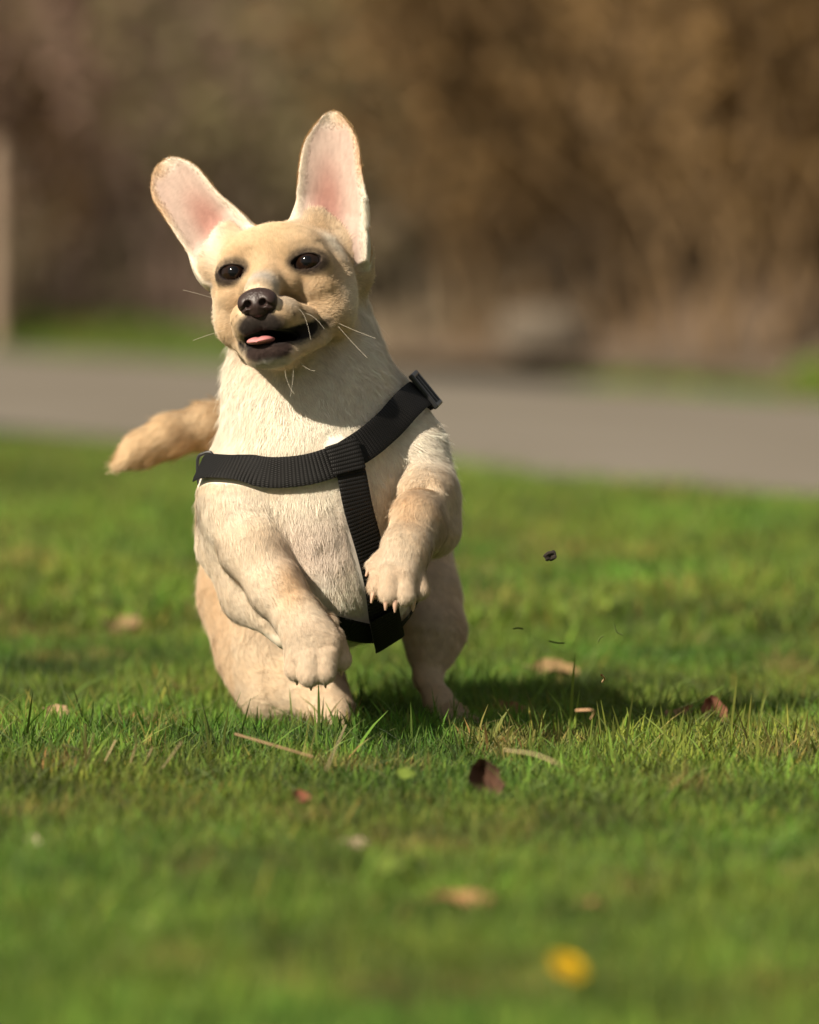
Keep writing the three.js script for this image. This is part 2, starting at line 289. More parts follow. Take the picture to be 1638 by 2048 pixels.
// surface nets on the cells near the surface
function meshField(list, lo, hi, cell, B = 8) {
  const nb = [0, 1, 2].map((i) => Math.ceil((hi.getComponent(i) - lo.getComponent(i)) / (cell * B)));
  const pos = [], nor = [], idx = [], cells = new Map(), R = cell * B * 0.87 + 1e-4, N = B + 2, val = new Float32Array(N * N * N);
  const NX = nb[0] * B + 4, NY = nb[1] * B + 4, key = (i, j, k) => (k * NY + j) * NX + i, pend = [];
  for (let bk = 0; bk < nb[2]; bk++) for (let bj = 0; bj < nb[1]; bj++) for (let bi = 0; bi < nb[0]; bi++) {
    const cx = lo.x + (bi + 0.5) * B * cell, cy = lo.y + (bj + 0.5) * B * cell, cz = lo.z + (bk + 0.5) * B * cell;
    const ds = list.map((p) => p.f(cx, cy, cz)); let d = 1;
    for (let i = 0; i < list.length; i++) d = list[i].op === 's' ? smax(d, -ds[i], list[i].k) : smin(d, ds[i], list[i].k);
    if (Math.abs(d) > R * 1.5) continue;
    let um = 1; for (let i = 0; i < list.length; i++) if (list[i].op === 'u') um = Math.min(um, ds[i]);
    const near = list.filter((p, i) => p.op === 's' ? ds[i] < R * 1.6 + p.k : ds[i] < um + 2.4 * R + p.k + 0.004);
    const ox = lo.x + bi * B * cell, oy = lo.y + bj * B * cell, oz = lo.z + bk * B * cell;
    for (let k = 0; k < N; k++) for (let j = 0; j < N; j++) for (let i = 0; i < N; i++) val[(k * N + j) * N + i] = field(near, ox + i * cell, oy + j * cell, oz + k * cell);
    for (let k = 0; k <= B; k++) for (let j = 0; j <= B; j++) for (let i = 0; i <= B; i++) {
      const gk = key(bi * B + i, bj * B + j, bk * B + k); let mask = 0; const c = [];
      for (let n = 0; n < 8; n++) { const v = val[((k + (n >> 2)) * N + j + ((n >> 1) & 1)) * N + i + (n & 1)]; c.push(v); if (v < 0) mask |= 1 << n; }
      if (mask === 0 || mask === 255) continue;
      if (!cells.has(gk)) {
        let sx = 0, sy = 0, sz = 0, m = 0;
        for (let n = 0; n < 8; n++) for (const bit of [1, 2, 4]) { if (n & bit) continue; const a = c[n], b = c[n | bit]; if ((a < 0) === (b < 0)) continue; const t = a / (a - b); sx += (n & 1) + (bit === 1 ? t : 0); sy += ((n >> 1) & 1) + (bit === 2 ? t : 0); sz += (n >> 2) + (bit === 4 ? t : 0); m++; }
        const x = ox + (i + sx / m) * cell, y = oy + (j + sy / m) * cell, z = oz + (k + sz / m) * cell;
        cells.set(gk, pos.length / 3); pos.push(x, y, z);
        const h = cell * 0.6, gx = field(near, x + h, y, z) - field(near, x - h, y, z), gy = field(near, x, y + h, z) - field(near, x, y - h, z), gz = field(near, x, y, z + h) - field(near, x, y, z - h), l = Math.hypot(gx, gy, gz) || 1;
        nor.push(gx / l, gy / l, gz / l);
      }
      if (i < B && j < B && k < B) pend.push([bi * B + i, bj * B + j, bk * B + k, c[0] < 0, c[1] < 0, c[2] < 0, c[4] < 0]);
    }
  }
  const quad = (a, b, c, d, flip) => { a = cells.get(a); b = cells.get(b); c = cells.get(c); d = cells.get(d); if (a === undefined || b === undefined || c === undefined || d === undefined) return; if (flip) idx.push(a, b, c, a, c, d); else idx.push(a, c, b, a, d, c); };
  for (const [i, j, k, s0, sx, sy, sz] of pend) {
    if (s0 !== sx) quad(key(i, j - 1, k - 1), key(i, j, k - 1), key(i, j, k), key(i, j - 1, k), s0);
    if (s0 !== sy) quad(key(i - 1, j, k - 1), key(i - 1, j, k), key(i, j, k), key(i, j, k - 1), s0);
    if (s0 !== sz) quad(key(i - 1, j - 1, k), key(i, j - 1, k), key(i, j, k), key(i - 1, j, k), s0);
  }
  return { pos, nor, idx };
}
const skin = meshField(ALL, V(-0.28, -0.03, -0.47), V(0.09, 0.5, 0.16), 0.0016);
console.log('skin vertices', skin.pos.length / 3, 'triangles', skin.idx.length / 3);

// coat colours (linear)
const TAN = [0.62, 0.435, 0.235], CREAM = [0.85, 0.79, 0.685], ORANGE = [0.62, 0.36, 0.13], PINK = [0.37, 0.2, 0.165], DARK = [0.035, 0.024, 0.022], GREY = [0.52, 0.50, 0.47], LIP = [0.012, 0.010, 0.011];
const lerp3 = (a, b, t) => [mix(a[0], b[0], t), mix(a[1], b[1], t), mix(a[2], b[2], t)];
const spot = (q, c, r, soft = 0.5) => 1 - smooth(1 - soft, 1 + soft * 0.6, Math.hypot((q.x - c[0]) / r[0], (q.y - c[1]) / r[1], (q.z - c[2]) / r[2]));
function lookAt(p) {   // what the nearest shapes say about the coat here
  let um = 1; const ds = [];
  for (const q of ALL) { if (q.op !== 'u') continue; const e = q.f(p.x, p.y, p.z); ds.push([e, q]); if (e < um) um = e; }
  let W = 0, fur = 0; const flow = V(0, 0, 0), tones = {}; let earHit = null, best = 1;
  for (const [e, q] of ds) {
    if (e > um + 0.022) continue;
    const w = Math.exp(-(e - um) / 0.0055); W += w; fur += w * q.look.fur;
    const fl = typeof q.look.flow === 'function' ? q.look.flow(p) : q.look.flow; flow.addScaledVector(fl, w);
    tones[q.look.tone] = (tones[q.look.tone] ?? 0) + w;
    if (q.look.ear && e < best) { best = e; if (e < um + 0.002) earHit = q.look.ear; }
  }
  for (const t in tones) tones[t] /= W;
  return { fur: fur / W, flow: flow.normalize(), tones, ear: earHit };
}
function coat(p, n, look) {   // -> { color, fur }
  const T = look.tones, f = (k) => T[k] ?? 0;
  const j = 0.5 * fbm(p.x * 60, p.y * 60, p.z * 60, 3), j2 = 0.5 * fbm(p.x * 220, p.y * 220, p.z * 220, 2);
  const px = 819 + p.x * 2600;                                                      // only a measure of left and right along the body
  let fur = look.fur, tan = 0, thin = 1;
  tan += f('body') * 0.85 + f('tail') * 0.4 + f('hind') * 0.55 + f('face') * 0.78 + f('lid') * 0.8 + f('jaw') * 0.55 + f('paw') * 0.42 + f('elbow') * 0.35 + f('arm_left') * 0.34 + f('arm_right') * 0.3 + f('forearm_right') * 0.5 + f('chest') * 0.07 + f('neck') * 0.08;
  let c = lerp3(CREAM, TAN, clamp(tan + j * 0.35));
  const A = at(575, 1170, 0.08), Bq = at(822, 1030, 0.07);
  const q = { x: p.x, y: p.y, z: p.z };
  c = lerp3(c, ORANGE, 0.45 * spot(q, [A.x, A.y, A.z], [0.014, 0.022, 0.03], 0.8) + 0.5 * spot(q, [Bq.x, Bq.y, Bq.z], [0.013, 0.02, 0.03], 0.8));
  if (f('tail') > 0.5) c = lerp3(c, [0.74, 0.56, 0.33], 0.7);
  if (f('body') + f('hind') > 0.5 && p.x < -0.14) c = lerp3(c, ORANGE, 0.22);
  // greyer underlying skin at the chest and armpits, where the coat is thin
  const pinkSpot = at(645, 1085, 0.045);
  c = lerp3(c, [0.62, 0.47, 0.43], 0.35 * spot(q, [pinkSpot.x, pinkSpot.y, pinkSpot.z], [0.038, 0.03, 0.05], 0.8));
  for (const [a, b, d, R] of [[438, 690, -0.02, 0.026], [756, 622, -0.05, 0.03], [440, 640, -0.03, 0.02]]) { const g = at(a, b, d); fur *= 1 + 0.75 * spot(q, [g.x, g.y, g.z], [R, R, R], 0.8); }
  const head = f('face') + f('lid') + f('jaw');
  if (head > 0.2) {
    const h = toHead(p), r = (cc, rr, s) => spot(h, cc, rr, s);
    for (const s of [-1, 1]) {
      c = lerp3(c, CREAM, 0.85 * r([s * 46, 26, -34], [12, 26, 22], 0.6));            // pale band at the ear
      c = lerp3(c, CREAM, 0.6 * r([s * 52, -30, -40], [12, 26, 26], 0.7));
      c = lerp3(c, ORANGE, 0.22 * r([s * 16, -6, 2], [13, 14, 14], 0.8));             // beside the bridge
      c = lerp3(c, DARK, 0.93 * clamp(r([s * 29, -1.3, -1], [17.2, 10.6, 17], 0.28) * (1 + 0.5 * j2)));   // eye rims
      c = lerp3(c, DARK, 0.8 * r([s * 17, -6.5, 2], [6.5, 7.5, 9], 0.6));             // tear corner
    }
    c = lerp3(c, [0.74, 0.60, 0.38], 0.5 * r([0, 24, -8], [26, 22, 24], 0.8));
    c = lerp3(c, GREY, 0.85 * r([0, -17, 36], [15, 12, 14], 0.7));                    // grey above the nose
    c = lerp3(c, GREY, 0.4 * r([20, -30, 40], [10, 14, 14], 0.7));
    c = lerp3(c, [0.032, 0.026, 0.026], 0.97 * clamp(1.15 * r([0, -49.5, 50], [19, 11, 18], 0.35) * (1 + 0.5 * j2)));   // dark lip below the nose
    c = lerp3(c, [0.045, 0.026, 0.025], 0.97 * clamp(1.2 * r([1, -66.5, 43], [21, 8.4, 17], 0.3) * (1 + 0.6 * j2)));       // dark lower lip
    c = lerp3(c, [0.66, 0.64, 0.6], 0.8 * r([1, -77, 36], [17, 5, 14], 0.5));           // white chin
    let m = 1; for (const g of mouthField) m = Math.min(m, g(p.x, p.y, p.z));
    const lip = 1 - smooth(0.0014, 0.0046, m);
    c = lerp3(c, LIP, lip); if (m < 0.0022) fur = 0;
    for (let i = 0; i < 2; i++) { const d = lidField[i](p.x, p.y, p.z); if (d < 0.0016) { c = lerp3(c, [0.014, 0.01, 0.01], 0.95); fur = 0; } }
    const nd = Math.hypot(h.x / 15.5, (h.y + 33) / 11.5, (h.z - 53) / 11); if (nd < 1) { fur = 0; c = DARK; } else if (nd < 1.25) fur *= 0.5;
    // dark whisker roots
    for (const s of [-1, 1]) for (let k = 0; k < 8; k++) { const d = Math.hypot(h.x - s * (17 + (k % 4) * 3.4), h.y + 40 + (k >> 2) * 4 + (k % 3)); if (d < 0.9 && h.z > 10) c = lerp3(c, [0.2, 0.13, 0.08], 0.7); }
  }
  if (look.ear) {
    const E = look.ear, [u, v] = E.local(p), inner = n.dot(E.W) > 0.1, hw = earWidth(v < 0 ? E.left : E.right, clamp(u)), e = Math.abs(v) / Math.max(hw, 0.003);
    if (inner) {
      const rim = Math.max(smooth(0.68, 1.0, e), smooth(0.82, 0.98, u));
      c = lerp3([0.47, 0.36, 0.305], PINK, clamp(0.1 + 0.95 * spot({ x: v, y: u, z: 0 }, [E === earL ? 0.004 : -0.004, 0.25, 0], [0.013, 0.36, 1], 0.8) + j * 0.25));
      c = lerp3(c, lerp3(CREAM, ORANGE, E === earL ? smooth(0.004, -0.008, v) * smooth(0.3, 0.6, u) * 0.5 + 0.08 : (smooth(-0.004, 0.008, v) * 0.45 + 0.1) * smooth(0.3, 0.55, u)), rim);
      fur = rim > 0.04 ? 0.0022 : 0; thin = rim; const st = noise(v * 1400, u * 38, 2) * 0.5 + noise(v * 500 + 7, u * 14, 4) * 0.5; c = c.map((x) => x * (1 + 0.16 * st * (1 - rim))); 
    } else { c = lerp3(TAN, ORANGE, 0.2); fur = 0.0035; }
  }
  if (f('paw') > 0.55) { const low = smooth(0.0, 1, 0.5 + j); c = lerp3(c, [0.66, 0.5, 0.4], 0.25 * low); }
  const shade = 1 + 0.10 * j + 0.08 * j2;
  return { color: c.map((x) => clamp(x * shade, 0.004, 0.86)), fur, thin };
}

const dog = thing('dog', 'cream and tan short-haired dog with big upright ears leaping over the lawn, mouth open', 'dog');
const nV = skin.pos.length / 3, skinCol = new Float32Array(nV * 3), vFur = new Float32Array(nV), vFlow = new Float32Array(nV * 3), vEar = new Uint8Array(nV), vTone = new Array(nV);
for (let i = 0; i < nV; i++) {
  const p = V(skin.pos[i * 3], skin.pos[i * 3 + 1], skin.pos[i * 3 + 2]), n = V(skin.nor[i * 3], skin.nor[i * 3 + 1], skin.nor[i * 3 + 2]);
  const look = lookAt(p), c = coat(p, n, look);
  skinCol.set(c.color, i * 3); vFur[i] = c.fur; vFlow.set([look.flow.x, look.flow.y, look.flow.z], i * 3); vEar[i] = look.ear ? 1 + Math.round(c.thin * 250) : 0;
}
const body = part('body', geoFrom(skin.pos, skin.idx, { normal: skin.nor, color: skinCol }), new THREE.MeshPhysicalMaterial({ vertexColors: true, roughness: 0.85, specularIntensity: 0.25, sheen: 0.25, sheenRoughness: 0.5, sheenColor: rgb(1, 0.9, 0.75) }), dog);
console.log('coat done');

// eyes
for (const e of EYES) {
  const g = new THREE.SphereGeometry(e.r, 64, 44), gaze = V(-0.16, 0.2, 1).normalize(), pos = g.attributes.position, col = [], D = 0.0052, CR = 0.0089;
  for (let i = 0; i < pos.count; i++) {   // a sphere with the cornea standing out of it
    const d = V(pos.getX(i), pos.getY(i), pos.getZ(i)).normalize(), a = d.angleTo(gaze), k = D * Math.cos(a), q = CR * CR - D * D + k * k, r = q > 0 && a < 1.2 ? Math.max(e.r, k + Math.sqrt(q)) : e.r;
    pos.setXYZ(i, d.x * r, d.y * r, d.z * r);
    col.push(...(a < 0.3 ? [0.003, 0.003, 0.004] : a < 0.7 ? [0.014, 0.007, 0.0045] : [0.012, 0.008, 0.007]));
  }
  g.computeVertexNormals();
  g.setAttribute('color', new THREE.Float32BufferAttribute(col, 3));
  const m = part('eye', g, new THREE.MeshPhysicalMaterial({ vertexColors: true, roughness: 0.09, specularIntensity: 0.6 }), dog);
  m.position.copy(e.c); m.userData.label = 'glossy dark brown eye';
}
// nose leather
{
  const F = [], U = (f, k) => F.push({ f, k: k * MM, op: 'u' }), S = (f, k) => F.push({ f, k: k * MM, op: 's' });
  const el = (c, r) => ellField(H(...c), r.map((x) => x * MM), headRows), co = (a, ra, b, rb) => coneField(H(...a), H(...b), ra * MM, rb * MM);
  U(el([0, -30.5, 50], [14.8, 9.4, 8.5]), 3);
  for (const s of [-1, 1]) U(el([s * 8.4, -33, 52], [6.8, 7.2, 7.6]), 3);
  U(el([0, -35, 52.5], [6, 7.2, 7.5]), 3);
  U(el([0, -40.5, 51.5], [6.5, 3.4, 5]), 3);
  for (const s of [-1, 1]) { S(el([s * 5.9, -34, 60], [2.9, 3.1, 6]), 1.4); S(co([s * 7, -35, 60], 1.8, [s * 13.5, -38, 55], 1.3), 1.4); }
  S(co([0, -35, 61], 0.55, [0, -46, 57], 0.8), 0.8);
  const n0 = F[0].f; F[0].f = (x, y, z) => n0(x, y, z) + 0.00022 * noise(x * 900, y * 900, z * 900);
  const c = H(0, -36, 52), m = meshField(ordered(F), c.clone().addScalar(-0.021), c.clone().addScalar(0.021), 0.0006);
  const o = part('nose', geoFrom(m.pos, m.idx, { normal: m.nor }), new THREE.MeshPhysicalMaterial({ color: rgb(0.030, 0.017, 0.015), roughness: 0.5, specularIntensity: 0.7, clearcoat: 0.06, clearcoatRoughness: 0.25 }), dog);
  o.userData.label = 'wet dark brown nose leather';
}
// tongue
{
  const [p, i] = grid(24, 18, (u, v) => { const a = u * Math.PI * 2, b = v * Math.PI, r = Math.sin(b), x = Math.cos(a) * r * 10.5, z = -Math.cos(b) * 15, y = Math.sin(a) * r * 3.4 - 0.9 * Math.exp(-x * x / 3) * (Math.sin(a) > 0 ? 1 : 0); const w = H(-4.5 + x, -59.2 + y - 0.004 * (z + 8) * Math.abs(z + 8), 36 + z); return [w.x, w.y, w.z]; });
  const o = part('tongue', geoFrom(p, i), new THREE.MeshPhysicalMaterial({ color: rgb(0.66, 0.25, 0.25), roughness: 0.38, clearcoat: 0.4, clearcoatRoughness: 0.3, side: THREE.DoubleSide }), dog);
  o.userData.label = 'pink tongue tip between the lips';
}
// claws
const clawMat = new THREE.MeshPhysicalMaterial({ color: rgb(0.55, 0.36, 0.26), roughness: 0.4, clearcoat: 0.3 });
function claw(a, dir, len, r) {
  const side = V(1, 0, 0).cross(dir).normalize().negate(), pts = [0, 0.35, 0.7, 1].map((t) => a.clone().addScaledVector(dir, len * t).addScaledVector(side, -len * 0.22 * t * t));
  const curve = new THREE.CatmullRomCurve3(pts), g = new THREE.TubeGeometry(curve, 8, r, 8, false), pos = g.attributes.position;
  for (let i = 0; i <= 8; i++) { const c = curve.getPoint(i / 8), k = 1 - 0.75 * Math.pow(i / 8, 1.3); for (let j = 0; j <= 8; j++) { const n = i * 9 + j; pos.setXYZ(n, c.x + (pos.getX(n) - c.x) * k, c.y + (pos.getY(n) - c.y) * k, c.z + (pos.getZ(n) - c.z) * k); } }
  g.computeVertexNormals(); part('claw', g, clawMat, dog);
}
for (const [x, y, z, dx] of [[748, 1178, 0.114, -0.25], [773, 1192, 0.1235, -0.1], [791, 1196, 0.1235, -0.05], [826, 1194, 0.117, 0.0]]) claw(at(x, y + 5, z + 0.002), V(dx, -1, 0.3).normalize(), 0.0088, 0.0027);
claw(at(746, 1122, 0.107), V(-0.5, -1, 0.3).normalize(), 0.0125, 0.0031);
for (const [x, y, z] of [[594, 1346, 0.094], [622, 1357, 0.104], [651, 1352, 0.103], [683, 1328, 0.088]]) claw(at(x, y + 3, z + 0.003), V(0, -1, 0.1).normalize(), 0.008, 0.0023);
// whiskers
const whiskerMat = leafy([0.8, 0.74, 0.62], 0.3);
for (const [a, b, c] of [[[24, -40, 30], [34, -38, 44], [37, -66, 48]], [[27, -42, 22], [38, -44, 34], [46, -58, 38]], [[44, -48, -16], [60, -58, -6], [76, -66, -2]], [[44, -50, -16], [56, -66, -6], [68, -80, 0]], [[16, -82, 26], [17, -94, 36], [14, -106, 40]], [[20, -78, 20], [26, -86, 28], [34, -88, 32]], [[-38, -42, -10], [-52, -44, -4], [-66, -48, 0]], [[-34, -66, -14], [-50, -84, -10], [-58, -104, -6]], [[-42, -20, -12], [-54, -14, -6], [-70, -8, -2]], [[10, -84, 30], [12, -96, 38], [18, -104, 42]]]) {
  part('whisker', new THREE.TubeGeometry(new THREE.QuadraticBezierCurve3(H(...a), H(...b), H(...c)), 14, 0.00008, 4), whiskerMat, dog);
}

// ---------------------------------------------------------------- the harness
const harness = thing('dog_harness', 'black woven nylon harness strapped across the chest of the dog', 'harness');
const webTex = (() => {
  const w = 96, h = 64, d = new Uint8Array(w * h * 4), c = new Uint8Array(w * h * 4);
  for (let y = 0; y < h; y++) for (let x = 0; x < w; x++) {
    const row = Math.floor(x / 16), k = ((y + (row % 2) * 4) % 8) / 8, rib = Math.sin((x % 16) / 16 * Math.PI), cr = Math.sin(k * Math.PI);
    const b = 255 * clamp(0.1 + 0.9 * Math.pow(rib, 0.7) * (0.45 + 0.55 * cr)), n = hash3(x, y, 3);
    const i = (y * w + x) * 4; d.set([b, b, b, 255], i); const s = 8 + 8 * n + 8 * (b / 255); c.set([s, s * 0.96, s * 0.94, 255], i);
  }
  const t = (a, srgb) => { const q = new THREE.DataTexture(a, w, h); q.wrapS = q.wrapT = THREE.RepeatWrapping; q.magFilter = THREE.LinearFilter; if (srgb) q.colorSpace = THREE.SRGBColorSpace; q.needsUpdate = true; return q; };
  return { bump: t(d), map: t(c, true) };
})();
const webbing = new THREE.MeshPhysicalMaterial({ map: webTex.map, bumpMap: webTex.bump, bumpScale: 0.0006, roughness: 0.6, specularIntensity: 0.4 });
const strapPaths = [];
function onBody(px, py, list = ALL) {   // first hit of the sight line through a place of the photograph
  const o = camera.position, t = at(px, py, 0).sub(o).normalize(); let s = 5.7, best = [1, 5.9];
  for (let i = 0; i < 400; i++) { const p = o.clone().addScaledVector(t, s), d = field(list, p.x, p.y, p.z); if (d < best[0]) best = [d, s]; if (d < 0.0004) return p; s += Math.max(0.0004, d * 0.6); if (s > 6.6) break; }
  const q = o.clone().addScaledVector(t, best[1]); for (let i = 0; i < 3; i++) q.addScaledVector(gradient(list, q), -field(list, q.x, q.y, q.z)); return q;   // past the outline: the nearest point of the coat
}
// a flat ribbon laid over the coat along world points
function ribbon(name, points, width, lift, list, opt = {}) {
  const n = opt.n ?? 60, curve = new THREE.CatmullRomCurve3(points, !!opt.closed, 'centripetal');
  let c = curve.getSpacedPoints(n);
  for (let pass = 0; pass < 10; pass++) {
    if (pass) c = c.map((p, i) => { const a = c[Math.max(0, i - 1)], b = c[Math.min(n, i + 1)]; return i === 0 || i === n ? p : p.clone().multiplyScalar(0.5).addScaledVector(a, 0.25).addScaledVector(b, 0.25); });
    if (opt.closed) { const m = c[1].clone().add(c[n - 1]).multiplyScalar(0.5); c[0] = m; c[n] = m.clone(); }
    c = c.map((p) => { const d = field(list, p.x, p.y, p.z); return opt.pull || d < lift ? p.clone().addScaledVector(gradient(list, p), lift - d) : p; });
  }
  let nn = c.map((p) => gradient(list, p, 0.004));
  for (let k = 0; k < 4; k++) nn = nn.map((v, i) => v.clone().multiplyScalar(2).add(nn[Math.max(0, i - 1)]).add(nn[Math.min(n, i + 1)]).normalize());
  const m = 8, pos = [], uv = [], idx = []; let len = 0; const th = 0.0009;
  for (let i = 0; i <= n; i++) {
    const a = c[opt.closed ? (i - 1 + n) % n : Math.max(0, i - 1)], b = c[opt.closed ? (i + 1) % n : Math.min(n, i + 1)], t = b.clone().sub(a).normalize(), side = t.clone().cross(nn[i]).normalize(), up = side.clone().cross(t).normalize();
    if (i) len += c[i].distanceTo(c[i - 1]);
    for (let j = 0; j < 2 * (m + 1); j++) {
      const topSide = j <= m, q = topSide ? j / m : 1 - (j - m - 1) / m, x = (q - 0.5) * width, edge = Math.abs(q - 0.5) > 0.49 ? 0.35 : 1;
      const p = c[i].clone().addScaledVector(side, x), d = field(list, p.x, p.y, p.z), push = d < lift - 0.0008 ? (lift - 0.0008 - d) : opt.hug ? Math.max(lift - d, -0.004) * 0.6 : 0;
      p.addScaledVector(up, push + (topSide ? th : -th) * edge); pos.push(p.x, p.y, p.z); uv.push(len / 0.018, q * width / 0.012);
    }
  }
  const R = 2 * (m + 1);
  for (let i = 0; i < n; i++) for (let j = 0; j < R; j++) { const a = i * R + j, b = i * R + (j + 1) % R, d = a + R, e = b + R; idx.push(a, b, e, a, e, d); }
  const g = geoFrom(pos, idx, { uv });
  strapPaths.push({ c, nn, half: width / 2 });
  return { mesh: part(name, g, webbing, harness), c, nn };
}
const hits = (l, list = ALL) => l.map(([x, y]) => onBody(x, y, list));
const LIFT = 0.0055;
ribbon('chest_strap', hits([[410, 943], [450, 943], [500, 945], [560, 946], [620, 940], [680, 921]]), 0.0238, LIFT, ALL);
ribbon('shoulder_strap', hits([[685, 918], [730, 889], [770, 853], [805, 822], [832, 798]]), 0.0245, LIFT + 0.0008, ALL);
ribbon('breast_strap', hits([[683, 900], [697, 950], [707, 1010], [724, 1080], [742, 1150], [752, 1210], [760, 1256]], TORSO), 0.0235, LIFT + 0.0024, TORSO, { n: 80 });
ribbon('strap_loop', hits([[676, 893], [684, 915], [692, 945]]), 0.0262, LIFT + 0.0052, ALL, { n: 16 });
{ // girth strap round the ribs, only the torso lies under it
  const axis = at(652, 1062, -0.05), pts = hits([[872, 1120], [850, 1188], [812, 1238], [765, 1256], [715, 1252], [668, 1238], [600, 1225]], TORSO);
  for (let i = 0; i < 16; i++) { const a = -2.35 - i / 15 * 3.9, dir = V(Math.cos(a), Math.sin(a), -0.35 - 0.35 * Math.sin(a)).normalize(); let s = 0.2; for (let k = 0; k < 80; k++) { const p = axis.clone().addScaledVector(dir, s), d = field(TORSO, p.x, p.y, p.z); if (d < LIFT) break; s -= Math.max(0.0004, (d - LIFT) * 0.8); } pts.push(axis.clone().addScaledVector(dir, s)); }
  ribbon('girth_strap', pts, 0.0235, LIFT, TORSO, { closed: true, n: 140, pull: true });
  ribbon('breast_strap_end', hits([[752, 1212], [758, 1240], [764, 1264]], TORSO), 0.0262, LIFT + 0.0062, TORSO, { n: 16 });
}
const plastic = new THREE.MeshPhysicalMaterial({ color: rgb(0.02, 0.02, 0.022), roughness: 0.35 });
{ // slider buckle on the shoulder
  const c = onBody(835, 795), n = gradient(ALL, c, 0.004), t = at(858, 822, c.z).sub(at(814, 768, c.z)).normalize(); c.addScaledVector(n, 0.009);
  const z = n.clone().addScaledVector(t, -n.dot(t)).normalize(), y = z.clone().cross(t).normalize(), M = new THREE.Matrix4().makeBasis(t, y, z).setPosition(c);
  const bars = [[0, 0.0085, 0.031, 0.0042], [0, -0.0085, 0.031, 0.0042], [0, 0, 0.027, 0.0036]].map(([x, yy, l, w]) => new RoundedBoxGeometry(l, w, 0.0042, 2, 0.0014).translate(x, yy, 0));
  for (const s of [-1, 1]) bars.push(new RoundedBoxGeometry(0.004, 0.021, 0.0044, 2, 0.0014).translate(s * 0.0145, 0, 0));
  part('buckle', mergeGeometries(bars), plastic, harness).applyMatrix4(M);
  // the strap goes on over the shoulder to the back
  ribbon('back_strap', [onBody(838, 792).addScaledVector(n, 0.004), at(838, 800, -0.06), at(800, 800, -0.11), at(720, 800, -0.16), at(650, 820, -0.19)], 0.0245, LIFT + 0.001, ALL, { pull: true, n: 50 });
}
{ // ring at the other shoulder
  const c = onBody(405, 941), sh = new THREE.CatmullRomCurve3([[7, -12.5], [-2, -12.5], [-5, -9], [-5.5, 0], [-5, 9], [-2, 12.5], [7, 12.5]].map(([x, y]) => V(x * MM, y * MM, 0)), true, 'catmullrom', 0.4);
  const r = part('ring', new THREE.TubeGeometry(sh, 60, 0.0014, 8, true), plastic, harness); r.position.copy(c).add(V(0.0015, 0, 0.004)); r.rotation.set(0, -0.35, 0.04);
  ribbon('side_strap', [onBody(408, 943), at(398, 950, -0.06), at(420, 985, -0.1), at(440, 1020, -0.13)], 0.0235, LIFT, TORSO, { pull: true, n: 40 });
}
console.log('harness done');

